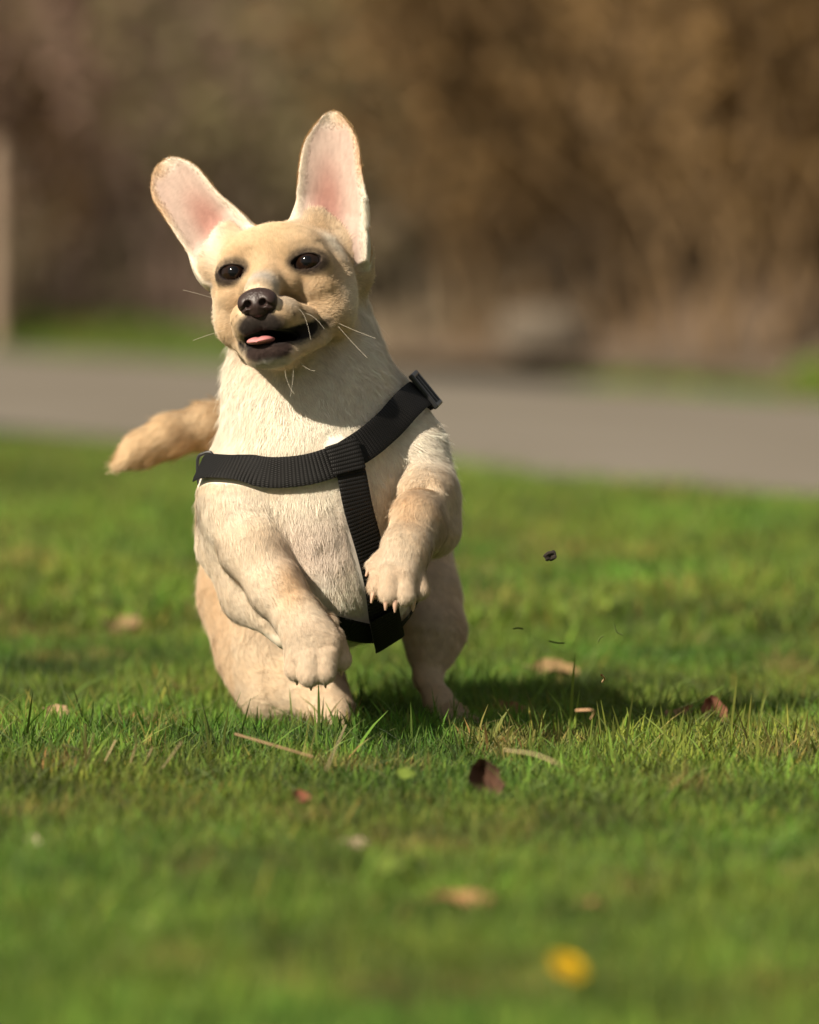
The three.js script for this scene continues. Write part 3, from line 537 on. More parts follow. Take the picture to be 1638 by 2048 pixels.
// ---------------------------------------------------------------- fur
const FUR_COUNT = 430000;
{
  const R = rng(77);
  function tuft(seed, strands, w) {
    const r = rng(seed), pos = [], nor = [], idx = [];
    for (let s = 0; s < strands; s++) {
      const x0 = (r() - 0.5) * 0.5, y0 = (r() - 0.5) * 0.5, l = 0.7 + 0.5 * r(), bend = (r() - 0.5) * 0.35, lift = 0.15 + 0.17 * r(), b = pos.length / 3, nx = (r() - 0.5) * 0.3;
      for (let k = 0; k <= 3; k++) { const t = k / 3, hw = w * (k === 3 ? 0.12 : 1 - 0.3 * t) / 2, x = x0 + bend * t * t * l, y = y0 + t * l * 0.95, z = -0.05 + l * (lift * 1.6 * t - lift * 0.85 * t * t); pos.push(x - hw, y, z, x + hw, y, z); for (let q = 0; q < 2; q++) { const n = V(nx, -0.15, 1).normalize(); nor.push(n.x, n.y, n.z); } }
      for (let k = 0; k < 3; k++) { const a = b + k * 2; idx.push(a, a + 1, a + 3, a, a + 3, a + 2); }
    }
    return geoFrom(pos, idx, { normal: nor });
  }
  const mat = new THREE.MeshPhysicalMaterial({ color: 0xffffff, roughness: 0.6, specularIntensity: 0.35, transmission: 0.28, thickness: 0, side: THREE.DoubleSide });
  mat.roughness = 1;
  const P = skin.pos, I = skin.idx, nT = I.length / 3, cum = new Float64Array(nT); let area = 0;
  for (let t = 0; t < nT; t++) { const a = I[t * 3] * 3, b = I[t * 3 + 1] * 3, c = I[t * 3 + 2] * 3; const ux = P[b] - P[a], uy = P[b + 1] - P[a + 1], uz = P[b + 2] - P[a + 2], vx = P[c] - P[a], vy = P[c + 1] - P[a + 1], vz = P[c + 2] - P[a + 2]; const cx = uy * vz - uz * vy, cy = uz * vx - ux * vz, cz = ux * vy - uy * vx, ar = Math.hypot(cx, cy, cz) / 2, f = (vFur[I[t * 3]] + vFur[I[t * 3 + 1]] + vFur[I[t * 3 + 2]]) / 3; const face = cz / (2 * ar + 1e-12); area += ar * (f > 0.0005 ? clamp(0.008 / f, 0.6, 2.4) : 0) * (face > -0.3 ? 1 : 0.45); cum[t] = area; }
  console.log('weighted area', area);
  const gap = V(), inStrap = (p) => { let hit = 0; for (const s of strapPaths) { const c = s.c, h2 = s.half * s.half * 0.88; if (c[0].distanceToSquared(p) > 0.09) continue; for (let i = 0; i < c.length; i++) { gap.subVectors(p, c[i]); const l = gap.lengthSq(); if (l > 0.0011) continue; const d = gap.dot(s.nn[i]); const w = l - d * d; if (w < h2) return 2; if (w < s.half * s.half * 2.6) hit = 1; } } return hit; };
  const COUNT = FUR_COUNT, kinds = [tuft(1, 6, 0.025), tuft(2, 6, 0.025), tuft(3, 6, 0.025)], mats = kinds.map(() => []), cols = kinds.map(() => []);
  const M = new THREE.Matrix4(), p = V(), n = V(), f = V(), x = V();
  for (let s = 0; s < COUNT; s++) {
    const target = (s + R()) / COUNT * area; let lo = 0, hi = nT - 1; while (lo < hi) { const m = (lo + hi) >> 1; if (cum[m] < target) lo = m + 1; else hi = m; }
    const a = I[lo * 3], b = I[lo * 3 + 1], c = I[lo * 3 + 2]; let u = R(), v = R(); if (u + v > 1) { u = 1 - u; v = 1 - v; } const w = 1 - u - v;
    const L0 = vFur[a] * w + vFur[b] * u + vFur[c] * v; if (L0 < 0.001 || (vEar[a] && R() > (vEar[a] - 1) / 200)) continue;
    const g = (A, k) => A[a * 3 + k] * w + A[b * 3 + k] * u + A[c * 3 + k] * v;
    p.set(g(P, 0), g(P, 1), g(P, 2)); n.set(g(skin.nor, 0), g(skin.nor, 1), g(skin.nor, 2)).normalize(); f.set(g(vFlow, 0), g(vFlow, 1), g(vFlow, 2));
    const beside = p.z > -0.2 ? inStrap(p) : 0; if (beside === 2) continue;
    const sw = noise(p.x * 38, p.y * 38, p.z * 38) * 0.55 + noise(p.x * 130 + 5, p.y * 130, p.z * 130) * 0.18 + (R() - 0.5) * 0.36;
    f.addScaledVector(n, -f.dot(n)); if (f.lengthSq() < 1e-4) f.set(0, -1, 0).addScaledVector(n, n.y); f.normalize().applyAxisAngle(n, sw);
    const stray = !beside && !vEar[a] && R() < 0.03;
    const raise = (stray ? 0.24 * R() : 0) + (vEar[a] ? 0.4 : 1) * 0.12 * R() + 0.09 * Math.max(0, noise(p.x * 160, p.y * 160, p.z * 160 + 9));
    x.crossVectors(f, n).normalize(); const ff = f.clone().multiplyScalar(Math.cos(raise)).addScaledVector(n, Math.sin(raise)), nn = x.clone().cross(ff);
    const L = L0 * (0.75 + 0.5 * R()) * (stray ? 1.4 : beside ? 0.6 : 1), wide = mix(1.25, 0.8, smooth(0.004, 0.014, L0));
    M.makeBasis(x.clone().multiplyScalar(L * wide), ff.multiplyScalar(L), nn.multiplyScalar(L)).setPosition(p);
    const k = s % 3; mats[k].push(...M.elements);
    const sh = 0.82 + 0.38 * R(); cols[k].push(...[0, 1, 2].map((q) => Math.min(0.9, g(skinCol, q) * sh)));
  }
  kinds.forEach((g, k) => {
    const m = new THREE.InstancedMesh(g, mat, mats[k].length / 16); m.name = 'fur'; m.castShadow = m.receiveShadow = true;
    m.instanceMatrix.array.set(mats[k]); m.instanceColor = new THREE.InstancedBufferAttribute(new Float32Array(cols[k]), 3);
    m.userData.kind = 'stuff'; dog.add(m);
  });
}
console.log('fur done');

// ---------------------------------------------------------------- grass
function bladeTuft(seed, n, o) {   // unit height about 1
  const r = rng(seed), pos = [], nor = [], idx = [], col = [];
  for (let b = 0; b < n; b++) {
    const a = r() * 6.283, rad = Math.sqrt(r()) * o.spread, x0 = Math.cos(a) * rad, z0 = Math.sin(a) * rad, dir = r() * 6.283, dx = Math.cos(dir), dz = Math.sin(dir), h = o.low + (1 - o.low) * r() * r() , lean = o.lean * (0.25 + r()), curl = o.curl * r(), w = o.w * (0.7 + 0.6 * r()), i0 = pos.length / 3;
    const tone = 0.6 + 0.9 * r() * r() + 0.2 * r(), dry = r() < o.dry, yel = r();
    const c = dry ? [2.6 * tone, 1.35 * tone, 1.9 * tone] : [tone * (0.85 + 0.5 * yel), tone, tone * (0.8 + 0.3 * yel)];
    const seg = 4;
    for (let k = 0; k <= seg; k++) {
      const t = k / seg, out = h * (lean * t + curl * t * t), y = h * t * (1 - 0.28 * curl * t), hw = w * (k === seg ? 0.06 : (1 - 0.55 * t * t)) / 2;
      const sx = -dz * hw, sz = dx * hw; pos.push(x0 + dx * out - sx, y - 0.02, z0 + dz * out - sz, x0 + dx * out + sx, y - 0.02, z0 + dz * out + sz);
      const nn = V(-dx * 0.55, 0.75, -dz * 0.55).normalize(); nor.push(nn.x, nn.y, nn.z, nn.x, nn.y, nn.z); col.push(...c, ...c);
    }
    for (let k = 0; k < seg; k++) { const q = i0 + k * 2; idx.push(q, q + 1, q + 3, q, q + 3, q + 2); }
  }
  return geoFrom(pos, idx, { color: col });
}
const grassMat = new THREE.MeshPhysicalMaterial({ color: rgb(0.116, 0.203, 0.024), vertexColors: true, roughness: 0.55, specularIntensity: 0.45, transmission: 0.4, thickness: 0, side: THREE.DoubleSide });
grassMat.roughness = 1;
function lawn(name, kinds, count, place, height, label) {
  const R = rng(count + 13), per = Math.floor(count / kinds.length);
  kinds.forEach((g) => {
    const m = new THREE.InstancedMesh(g, grassMat, per); m.name = numbered(name); m.castShadow = m.receiveShadow = true; m.userData.kind = 'stuff'; m.userData.label = label; m.userData.category = 'grass';
    const M = new THREE.Matrix4(), q = new THREE.Quaternion(), col = new Float32Array(per * 3);
    for (let i = 0; i < per; i++) {
      const [x, z] = place(R), y = lineOf(x, z) < BANK ? bankHeight(x, z) : groundHeight(x, z);
      const patch = fbm(x * 3.1, 8, z * 1.6, 3), fine = noise(x * 14, 3, z * 9), h = height(R, x, z) * (1 + 0.45 * patch);
      q.setFromEuler(new THREE.Euler((R() - 0.5) * 0.35, R() * 6.283, (R() - 0.5) * 0.35));
      M.compose(V(x, y, z), q, V(h * (0.9 + 0.3 * R()), h, h * (0.9 + 0.3 * R()))); m.setMatrixAt(i, M);
      const clump = noise(x * 17 + 3, 5, z * 11), b = Math.max(0.3, 1 + 0.38 * patch + 0.3 * fine + 0.34 * clump + 0.5 * (R() - 0.5)), y2 = clamp(0.42 + 0.7 * fbm(x * 4.7 + 9, 4, z * 3.1, 2) + 0.3 * (R() - 0.5));
      const dead = smooth(0.5, 0.8, noise(x * 15 + 40, 9, z * 8) + 0.3 * (R() - 0.5)) * 0.5;
      col.set([mix(b * mix(0.7, 1.3, y2), 2.3, dead), mix(b, 1.05, dead), mix(b * mix(0.9, 1.15, y2), 3.0, dead)], i * 3);
    }
    m.instanceColor = new THREE.InstancedBufferAttribute(col, 3);
    scene.add(m);
  });
}
const short = [11, 12, 13, 14].map((s) => bladeTuft(s, 9, { spread: 0.42, low: 0.45, lean: 0.45, curl: 0.5, w: 0.062, dry: 0.07 }));
const long = [21, 22, 23].map((s) => bladeTuft(s, 4, { spread: 0.25, low: 0.5, lean: 0.28, curl: 0.75, w: 0.034, dry: 0.05 }));
const coarse = [31, 32, 33].map((s) => bladeTuft(s, 12, { spread: 0.7, low: 0.4, lean: 0.5, curl: 0.5, w: 0.085, dry: 0.08 }));
const half = (zc, extra) => 0.0535 * zc + extra;
const onLawn = (x, z) => lineOf(x, z) > PATH_NEAR - 0.08;
const inZone = (z0, z1, extra) => (R) => { for (;;) { const t = R(), zc = mix(z0, z1, t), w = half(zc, extra), x = (R() * 2 - 1) * half(z1, extra); if (Math.abs(x) > w) continue; const z = CAM_Z - zc; if (onLawn(x, z)) return [x, z]; } };
lawn('grass', short, 64000, inZone(3.7, 7.6, 0.22), (R) => 0.015 + 0.015 * R(), 'short green lawn grass around the dog');
lawn('long_grass', long, 30000, inZone(4.2, 8.2, 0.25), (R) => 0.028 + 0.05 * R() * R() * R(), 'longer arching grass blades rising from the lawn');
lawn('lawn_grass', coarse, 46000, inZone(7.3, 16, 0.5), (R) => 0.03 + 0.024 * R(), 'blurred green lawn grass between the dog and the path');
lawn('wide_lawn_grass', coarse, 48000, (R) => { for (;;) { const x = (R() * 2 - 1) * 6, z = mix(-16, 4.5, R()); if (onLawn(x, z) && Math.abs(x) > half(CAM_Z - z, 0.15)) return [x, z]; } }, (R) => 0.05 + 0.03 * R(), 'green lawn grass to the sides of the dog');
lawn('verge_grass', coarse, 9000, (R) => { for (;;) { const x = mix(-6, 5, R()), s = mix(PATH_FAR - 0.02, BANK - 0.5, Math.pow(R(), 1.2)), z = LEAN * x + s; if (fbm(x * 1.5 + 2, 3, s * 0.5, 2) > 0.02) return [x, z]; } }, (R) => 0.04 + 0.035 * R(), 'strip of green grass beyond the path at the foot of the bank');
console.log('grass done');

// ---------------------------------------------------------------- small things on the lawn
function leafGeo(seed, len, wid, curl, lobes = 0) {
  const r = rng(seed), ph = r() * 6;
  const [p, i] = grid(10, 14, (u, v) => {
    const s = u * 2 - 1, w = wid * Math.pow(Math.sin(Math.PI * Math.pow(v, 0.85)), 0.7) * (1 + lobes * Math.sin(v * 22 + ph)) * 0.5, x = s * w, y = (v - 0.5) * len;
    return [x, curl * wid * (s * s) * (0.6 + 0.4 * Math.sin(v * 5 + ph)) + 0.06 * len * Math.sin(v * 7 + ph + s * 2) + 0.25 * curl * len * (v - 0.5) ** 2 * 2, y];
  });
  const q = [...p], n = p.length / 3, j = [...i]; for (let k = 0; k < n; k++) q.push(p[k * 3], p[k * 3 + 1] - 0.0004, p[k * 3 + 2]); for (let k = 0; k < i.length; k += 3) j.push(i[k] + n, i[k + 2] + n, i[k + 1] + n);
  return geoFrom(q, j);
}
function fallenLeaf(px, py, size, rot, color, curl, label, lobes = 0.12, lift = 0.013) {
  const c = atGround(px, py, lift); c.y += groundHeight(c.x, c.z);
  const t = thing('fallen_leaf', label, 'leaf', c.toArray(), 'fallen leaves on the lawn'); t.rotation.set(...rot);
  const seed = Math.round(px * 7 + py), m = leafy(color, 0.25);
  part('blade', leafGeo(seed, size, size * 0.62, curl, lobes), m, t);
  part('midrib', new THREE.TubeGeometry(new THREE.CatmullRomCurve3([V(0, 0.001, -size * 0.68), V(0, 0.0015, -size * 0.3), V(0, 0.002, size * 0.35)]), 8, size * 0.014, 5), std(color.map((x) => x * 0.75)), t);
  return t;
}
fallenLeaf(982, 1552, 0.036, [0.95, 0.35, 0.25], [0.115, 0.06, 0.038], 0.75, 'curled dark brown leaf standing in the grass in front of the shadow', 0.1, 0.01);
fallenLeaf(1030, 1412, 0.034, [0.7, 0.6, 0], [0.36, 0.19, 0.10], 0.4, 'tan leaf in the grass directly behind the dark shadow, nearest the hind paw', 0.12, 0.012);
fallenLeaf(1358, 1418, 0.036, [0.6, -0.5, 0.2], [0.40, 0.22, 0.12], 0.4, 'pale brown leaf behind the tip of the shadow, left of a reddish leaf', 0.12, 0.012);
fallenLeaf(1428, 1418, 0.036, [0.9, 0.3, -0.2], [0.30, 0.13, 0.085], 0.5, 'reddish brown leaf behind the tip of the shadow, at the right', 0.12, 0.012);
fallenLeaf(930, 1775, 0.038, [0.15, 1.4, 0.1], [0.42, 0.24, 0.11], 0.2, 'flat tan leaf lying in the blurred foreground grass, left of the dandelion');
fallenLeaf(1182, 1782, 0.02, [0.2, 0.9, 0.1], [0.34, 0.19, 0.08], 0.3, 'small brown leaf in the foreground grass above the dandelion');
fallenLeaf(714, 1662, 0.020, [0.35, 1.2, 0.1], [0.46, 0.36, 0.25], 0.3, 'small pale beige leaf in the grass below the hind paws');
fallenLeaf(68, 1662, 0.014, [0.5, 0.4, 0.2], [0.52, 0.42, 0.32], 0.4, 'tiny pale leaf in the grass near the left edge of the lawn in view');
fallenLeaf(258, 1250, 0.05, [0.35, 0.9, 0.1], [0.29, 0.2, 0.1], 0.3, 'blurred tan leaf on the lawn far to the left behind the dog');
fallenLeaf(118, 1418, 0.032, [0.5, 0.7, 0.2], [0.40, 0.27, 0.16], 0.4, 'light brown leaf in the grass to the left of the hind leg');
fallenLeaf(606, 1572, 0.018, [0.3, 0.5, 0.1], [0.22, 0.085, 0.05], 0.4, 'small reddish leaf in the grass below the hind paw');
fallenLeaf(1112, 1335, 0.045, [0.4, 1.1, 0], [0.28, 0.19, 0.09], 0.3, 'blurred ochre leaf on the lawn well behind the shadow');
fallenLeaf(578, 2060, 0.04, [0.2, 1.3, 0.1], [0.42, 0.30, 0.14], 0.25, 'very blurred tan leaf at the bottom edge of the foreground');
fallenLeaf(1210, 1180, 0.06, [0.3, 1.2, 0], [0.36, 0.27, 0.13], 0.3, 'faint tan leaf on the far lawn under the flying clod');
function herb(px, py, size, rot, label, lift = 0.03) {
  const c = atGround(px, py, lift); c.y += groundHeight(c.x, c.z); const t = thing('herb_leaf', label, 'leaf', c.toArray(), 'broad green leaves in the lawn'); t.rotation.set(...rot);
  part('blade', leafGeo(px, size, size * 0.5, 0.15, 0), leafy([0.17, 0.24, 0.04], 0.4), t);
  part('stalk', new THREE.TubeGeometry(new THREE.QuadraticBezierCurve3(V(0, 0, -size * 0.45), V(0, -0.008, -size * 0.6), V(0, -0.022, -size * 0.55)), 6, 0.0008, 5), leafy([0.2, 0.28, 0.05], 0.3), t);
}
herb(812, 1522, 0.017, [0.5, 1.2, 0.4], 'small light green leaf in the grass in front of the hind paws', 0.022);
herb(784, 1708, 0.024, [0.45, 1.3, 0.1], 'broad yellow-green leaf in the blurred foreground grass', 0.025);
herb(300, 1812, 0.02, [0.5, 0.4, 0.1], 'small green leaf in the blurred grass of the left foreground', 0.025);
{ // dandelion
  const c = atGround(1132, 1900, 0.026), t = thing('dandelion', 'yellow dandelion flower in the blurred foreground grass', 'flower', [c.x, groundHeight(c.x, c.z), c.z]);
  const y0 = 0.027, R = rng(5), petals = []; const yellow = leafy([0.85, 0.58, 0.008], 0.3);
  part('stem', new THREE.TubeGeometry(new THREE.QuadraticBezierCurve3(V(-0.004, -0.01, -0.002), V(0, y0 * 0.5, 0), V(0, y0 - 0.006, 0)), 10, 0.0014, 7), leafy([0.22, 0.26, 0.07], 0.2), t);
  const head = part('flower_base', new THREE.LatheGeometry([[0.0012, -0.008], [0.0036, -0.006], [0.0045, -0.002], [0.004, 0.0005], [0.0001, 0.001]].map(([a, b]) => new THREE.Vector2(a, b)), 12), leafy([0.13, 0.2, 0.04], 0.2), t); head.position.y = y0; head.rotation.set(0.5, 0, -0.35);
  for (let ring = 0; ring < 4; ring++) for (let k = 0; k < 22 - ring * 4; k++) {
    const g = geoFrom([-0.0008, 0, 0.001, 0.0008, 0, 0.001, -0.0013, 0.0012, 0.007, 0.0013, 0.0012, 0.007, -0.001, 0.0014, 0.0135 - ring * 0.0025, 0.001, 0.0014, 0.0135 - ring * 0.0025], [0, 1, 3, 0, 3, 2, 2, 3, 5, 2, 5, 4]);
    g.applyMatrix4(new THREE.Matrix4().makeRotationFromEuler(new THREE.Euler(-0.12 - ring * 0.32 - 0.15 * R(), k / (22 - ring * 4) * 6.283 + R() * 0.2, 0, 'YXZ'))); petals.push(g);
  }
  const fl = part('petals', mergeGeometries(petals), yellow, head); fl.userData.kind = 'stuff'; fl.scale.set(0.85, 0.7, 0.85);
}
// dry stalks, chips and a clod thrown up by the paws
const strawMat = leafy([0.56, 0.44, 0.24], 0.2), twigMat = std([0.32, 0.2, 0.11]);
function stalk(name, pts, r, mat, label, category, group) { const P0 = pts.map(([x, y, l]) => atGround(x, y, l)), c = P0[0].clone(), t = new THREE.Mesh(new THREE.TubeGeometry(new THREE.CatmullRomCurve3(P0.map((p) => p.sub(c))), 12, r, 5), mat); t.name = numbered(name); t.position.copy(c); t.castShadow = t.receiveShadow = true; scene.add(tag(t, label, category, group)); }
const G1 = 'dry straws left of the hind leg';
[[[[128, 1490, 0.03], [155, 1500, 0.022]], 'leftmost dry straw, lying aslant in the grass left of the dog'], [[[170, 1450, 0.04], [172, 1520, 0.01]], 'upright dry straw standing beside the leftmost straw'], [[[188, 1468, 0.036], [176, 1515, 0.012]], 'short dry straw leaning left in the straw patch'], [[[268, 1455, 0.04], [272, 1490, 0.024], [262, 1525, 0.01]], 'bent dry straw with a kink in the middle of the patch'], [[[305, 1495, 0.022], [290, 1530, 0.008]], 'small dry straw between the kinked one and the rightmost one'], [[[364, 1484, 0.034], [326, 1536, 0.008]], 'rightmost long dry straw leaning right in the patch'], [[[232, 1480, 0.026], [208, 1528, 0.008]], 'curved pale straw low in the middle of the patch']].forEach(([p, l]) => stalk('dry_straw', p, 0.0007, strawMat, l, 'straw', G1));
stalk('twig', [[470, 1468, 0.03], [545, 1490, 0.026], [626, 1514, 0.018]], 0.0007, twigMat, 'long thin brown twig lying across the grass in front of the hind leg', 'twig');
stalk('dry_stalk', [[1010, 1500, 0.03], [1080, 1512, 0.034], [1120, 1530, 0.03], [1155, 1556, 0.016]], 0.0006, strawMat, 'pale bent stalk arching in the grass right of the dark curled leaf', 'straw');
stalk('wood_curl', [[1152, 1421, 0.05], [1180, 1420, 0.051], [1188, 1427, 0.046], [1182, 1438, 0.04]], 0.0009, std([0.5, 0.3, 0.16]), 'light brown curled splinter standing over the dark shadow', 'splinter');
stalk('wood_curl', [[1203, 1350, 0.06], [1209, 1357, 0.056], [1205, 1364, 0.052]], 0.0009, std([0.5, 0.34, 0.18]), 'tiny pale curl in the grass tips behind the shadow', 'splinter');
stalk('splinter', [[612, 1570, 0.05], [652, 1480, 0.06]].map(([x, y, l]) => [x + 40, y - 30, l * 0.5]), 0.0005, strawMat, 'thin pale straw upright in front of the hind paw', 'straw');
{ // airborne clod
  const g = new THREE.IcosahedronGeometry(0.0042, 3), p = g.attributes.position; for (let i = 0; i < p.count; i++) { const k = 1 + 0.7 * noise(p.getX(i) * 420, p.getY(i) * 420, p.getZ(i) * 420 + 3); p.setXYZ(i, p.getX(i) * k * 1.15, p.getY(i) * k * 0.8, p.getZ(i) * k); } g.computeVertexNormals();
  const m = new THREE.Mesh(g, std([0.022, 0.017, 0.012], { roughness: 1 })); m.name = 'clod'; m.position.copy(at(1100, 1112, 0.02)); m.rotation.z = 0.4; m.castShadow = true; scene.add(tag(m, 'small dark clod of earth flying above the lawn', 'clod'));
}
[[[1026, 1258], [1036, 1256], [1046, 1258], 'tiny cut grass blade in the air nearest the hind leg'], [[1196, 1284], [1200, 1276], [1208, 1272], 'tiny curved grass cutting in the air below the clod'], [[1228, 1248], [1234, 1264], [1246, 1270], 'tiny forked grass cutting flying at the right'], [[1098, 1282], [1115, 1286], [1130, 1286], 'tiny level grass cutting in the air']].forEach(([a, b, c, l]) => {
  const P0 = [a, b, c].map(([x, y]) => at(x, y, -0.06)), o = P0[0].clone(), m = new THREE.Mesh(new THREE.TubeGeometry(new THREE.CatmullRomCurve3(P0.map((p) => p.sub(o))), 8, 0.0006, 4), leafy([0.1, 0.15, 0.03], 0.3)); m.name = numbered('grass_cutting'); m.position.copy(o); scene.add(tag(m, l, 'grass cutting', 'cuttings thrown up behind the dog'));
});

// ---------------------------------------------------------------- background: shrubs, rock, post
function twigs(seed, o) {   // tapered three-sided stems and twigs; returns stems, twigs, leaves
  const r = rng(seed), stems = [], T = { pos: [], idx: [] }, Lf = { pos: [], idx: [] };
  const seg = (B, a, b, ra, rb) => { const d = b.clone().sub(a).normalize(), u = Math.abs(d.y) > 0.9 ? V(1, 0, 0) : V(0, 1, 0), x = d.clone().cross(u).normalize(), y = d.clone().cross(x), n = B.pos.length / 3; for (const [c, q] of [[a, ra], [b, rb]]) for (let k = 0; k < 3; k++) { const t = k / 3 * 6.283; const v = c.clone().addScaledVector(x, Math.cos(t) * q).addScaledVector(y, Math.sin(t) * q); B.pos.push(v.x, v.y, v.z); } for (let k = 0; k < 3; k++) { const e = (k + 1) % 3; B.idx.push(n + k, n + e, n + 3 + e, n + k, n + 3 + e, n + 3 + k); } };
  const leaf = (p) => { const s = o.leaf * (0.6 + 0.8 * r()), e = new THREE.Euler(r() * 6, r() * 6, r() * 6), n = Lf.pos.length / 3; for (const [a, b, c] of [[-0.5, 0, 0], [0, 0.12, -0.9], [0, 0.12, 0.9], [0.5, 0, 0]]) { const v = V(a * s * 0.9, b * s, c * s * 0.6).applyEuler(e).add(p); Lf.pos.push(v.x, v.y, v.z); } Lf.idx.push(n, n + 2, n + 1, n + 1, n + 2, n + 3); };
  let S; const grow = (p, d, len, rad, lvl) => {
    const n = 4; let q = p.clone(), dir = d.clone();
    for (let i = 0; i < n; i++) {
      dir.add(V((r() - 0.5) * 0.5, (r() - 0.35) * 0.3, (r() - 0.5) * 0.5)).normalize();
      const e = q.clone().addScaledVector(dir, len / n); seg(lvl ? T : S, q, e, rad * (1 - i / n * 0.6), rad * (1 - (i + 1) / n * 0.6));
      if (lvl < 2) for (let k = 0; k < o.split; k++) if (r() < 0.75) grow(e, dir.clone().add(V((r() - 0.5) * 1.7, (r() - 0.2) * 0.9, (r() - 0.5) * 1.7)).normalize(), len * (0.42 + 0.2 * r()), rad * 0.5, lvl + 1);
      if (o.leaf && lvl > 0) for (let k = 0; k < o.leaves; k++) leaf(e.clone().add(V((r() - 0.5) * 0.06, (r() - 0.5) * 0.06, (r() - 0.5) * 0.06)));
      q = e;
    }
  };
  for (let k = 0; k < o.stems; k++) { const a = r() * 6.283; stems.push(S = { pos: [], idx: [] }); grow(V(Math.cos(a) * 0.12 * r(), -0.04, Math.sin(a) * 0.12 * r()), V(Math.cos(a) * o.spread * r(), 1, Math.sin(a) * o.spread * r()).normalize(), o.h * (0.7 + 0.4 * r()), o.rad, 0); }
  const g = (b) => b.pos.length ? geoFrom(b.pos, b.idx) : null; return [stems.map(g), g(T), g(Lf)];
}
const SH = {
  mauve: { o: { stems: 11, spread: 0.8, h: 1.1, rad: 0.007, split: 2, leaf: 0.035, leaves: 1 }, bark: [0.20, 0.135, 0.11], leaf: [0.24, 0.155, 0.115] },
  olive: { o: { stems: 10, spread: 0.8, h: 1.1, rad: 0.007, split: 2, leaf: 0.04, leaves: 1 }, bark: [0.19, 0.155, 0.10], leaf: [0.20, 0.17, 0.085] },
  brown: { o: { stems: 12, spread: 0.9, h: 1.0, rad: 0.006, split: 2, leaf: 0.035, leaves: 1 }, bark: [0.2, 0.128, 0.06], leaf: [0.185, 0.114, 0.046] },
  golden: { o: { stems: 11, spread: 0.8, h: 1.0, rad: 0.006, split: 2, leaf: 0.05, leaves: 2 }, bark: [0.2, 0.13, 0.06], leaf: [0.34, 0.215, 0.075] },
};
const protos = {};
for (const k in SH) { const s = SH[k]; protos[k] = [1, 2].map((v) => twigs(v * 31 + k.length * 7, s.o)); s.bm = std(s.bark); s.lm = leafy(s.leaf, 0.3); }
let shrubTurn = 0;
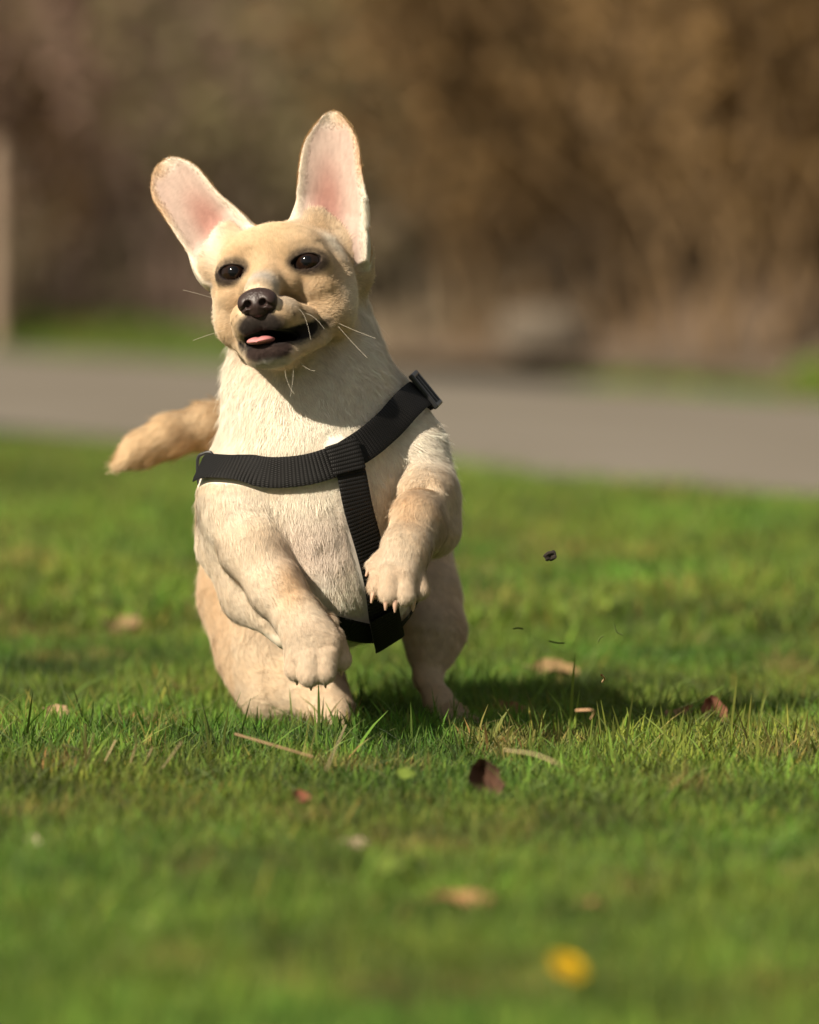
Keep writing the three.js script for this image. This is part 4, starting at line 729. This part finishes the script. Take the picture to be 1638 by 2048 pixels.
function shrub(kind, px, py, zc, scale, label) {
  const c = at(px, py, CAM_Z - zc), s = SH[kind]; c.y = Math.max(bankHeight(c.x, c.z), -0.02);
  const t = thing('shrub', label, 'shrub', c.toArray(), 'bare shrubs on the bank behind the path'); t.rotation.y = (shrubTurn += 2.4); t.scale.setScalar(scale);
  const [S, T, L] = protos[kind][Math.floor(shrubTurn) % 2]; for (const g of S) part('stem', g, s.bm, t); part('twig', T, s.bm, t).userData.kind = 'stuff'; if (L) part('dry_leaf', L, s.lm, t).userData.kind = 'stuff';
}
[['mauve', 60, 19.6, 1.2, 'mauve-brown bare shrub at the left edge of the bank'], ['mauve', 250, 20.6, 1.1, 'reddish bare shrub above the left end of the green verge'], ['olive', 420, 21.5, 1.2, 'greyish olive bare shrub behind the left ear'], ['olive', 640, 21, 1.3, 'olive-tan shrub directly behind the right ear'], ['olive', 850, 20.5, 1.1, 'olive brown shrub right of the right ear'], ['brown', 980, 21.5, 1.4, 'tall brown shrub above the grey rock'], ['olive', 1090, 20.4, 1.1, 'olive brown shrub right behind the grey rock'], ['olive', 860, 17.6, 1.0, 'thin olive shrub at the foot of the bank behind the shoulder'], ['brown', 1000, 17.4, 1.0, 'thin brown shrub at the foot of the bank left of the grey rock'], ['brown', 1130, 17.2, 1.0, 'thin brown shrub at the foot of the bank right of the grey rock'], ['mauve', 350, 18.4, 1.0, 'thin mauve-brown shrub at the foot of the bank behind the low ear'], ['olive', 560, 18.2, 1.0, 'thin olive shrub at the foot of the bank between the ears'], ['brown', 800, 19.4, 0.9, 'brown shrub on the bank just right of the tall ear'], ['olive', 700, 19.9, 0.8, 'low olive shrub behind the tall ear'], ['brown', 930, 19.2, 0.9, 'brown shrub left of the grey rock'], ['brown', 1210, 19.0, 1.0, 'brown twiggy shrub just right of the grey rock'], ['brown', 1330, 16.9, 1.25, 'brown shrub with pale stems with its stems close to the path, nearest the rock'], ['brown', 1500, 16.4, 1.3, 'brown shrub in front of the golden ones, between its two neighbours'], ['golden', 1270, 17.9, 0.6, 'golden shrub at the top of the bank, left of the brightest one'], ['golden', 1450, 17.2, 0.62, 'golden-leaved shrub on the bank next to the brightest one'], ['golden', 1600, 16.8, 0.62, 'brightest golden shrub at the upper right'], ['brown', 1660, 16.3, 1.3, 'dark brown shrub cut by the right edge'],
  ['brown', -120, 19, 0.9, 'brown shrub just left of the post'], ['mauve', -400, 18.6, 1.0, 'thin mauve-brown shrub near the path left of the post'], ['olive', -700, 19.4, 1.0, 'thin olive shrub near the path, farther left'], ['brown', -1100, 21, 1.1, 'brown shrub low on the bank at the far left'], ['olive', -1350, 23, 1.2, 'olive shrub at the far left end of the bank'], ['mauve', -250, 20, 1.2, 'mauve-brown shrub left of the post'], ['olive', -560, 21, 1.3, 'olive shrub farther left of the post'], ['mauve', -900, 22, 1.3, 'mauve-brown shrub far left on the bank'], ['golden', 1950, 19, 1.3, 'golden shrub right of the dark brown one'], ['brown', 2250, 17.5, 1.2, 'brown shrub far right on the bank'], ['olive', 2600, 17, 1.2, 'olive shrub at the far right end of the bank']].forEach(([k, px, zc, s, l]) => shrub(k, px, 700, zc, s, l));
{ // grey boulder at the foot of the bank
  const g = new THREE.IcosahedronGeometry(0.085, 4), p = g.attributes.position; for (let i = 0; i < p.count; i++) { const k = 1 + 0.28 * fbm(p.getX(i) * 14, p.getY(i) * 14, p.getZ(i) * 14, 3); p.setXYZ(i, p.getX(i) * k * 1.2, p.getY(i) * k * 0.7, p.getZ(i) * k); } g.computeVertexNormals();
  const c = at(1090, 600, CAM_Z - 16.8), m = new THREE.Mesh(g, std([0.105, 0.086, 0.064])); m.name = 'boulder'; c.y = Math.max(0.04, bankHeight(c.x, c.z) + 0.05); m.position.copy(c); m.castShadow = m.receiveShadow = true; scene.add(tag(m, 'pale grey boulder at the foot of the brown bank', 'rock'));
}
{ // pale post at the left edge
  const c = at(-14, 690, CAM_Z - 18.2), t = thing('post', 'pale weathered wooden post at the left edge of the picture', 'post', [c.x, Math.max(-0.03, bankHeight(c.x, c.z) - 0.03), c.z]);
  part('shaft', new THREE.CylinderGeometry(0.02, 0.022, 0.5, 14).translate(0, 0.25, 0), std([0.36, 0.27, 0.2]), t);
  part('cap', new THREE.CylinderGeometry(0.008, 0.022, 0.014, 14).translate(0, 0.507, 0), std([0.3, 0.22, 0.16]), t);
}
renderer.render(scene, camera);
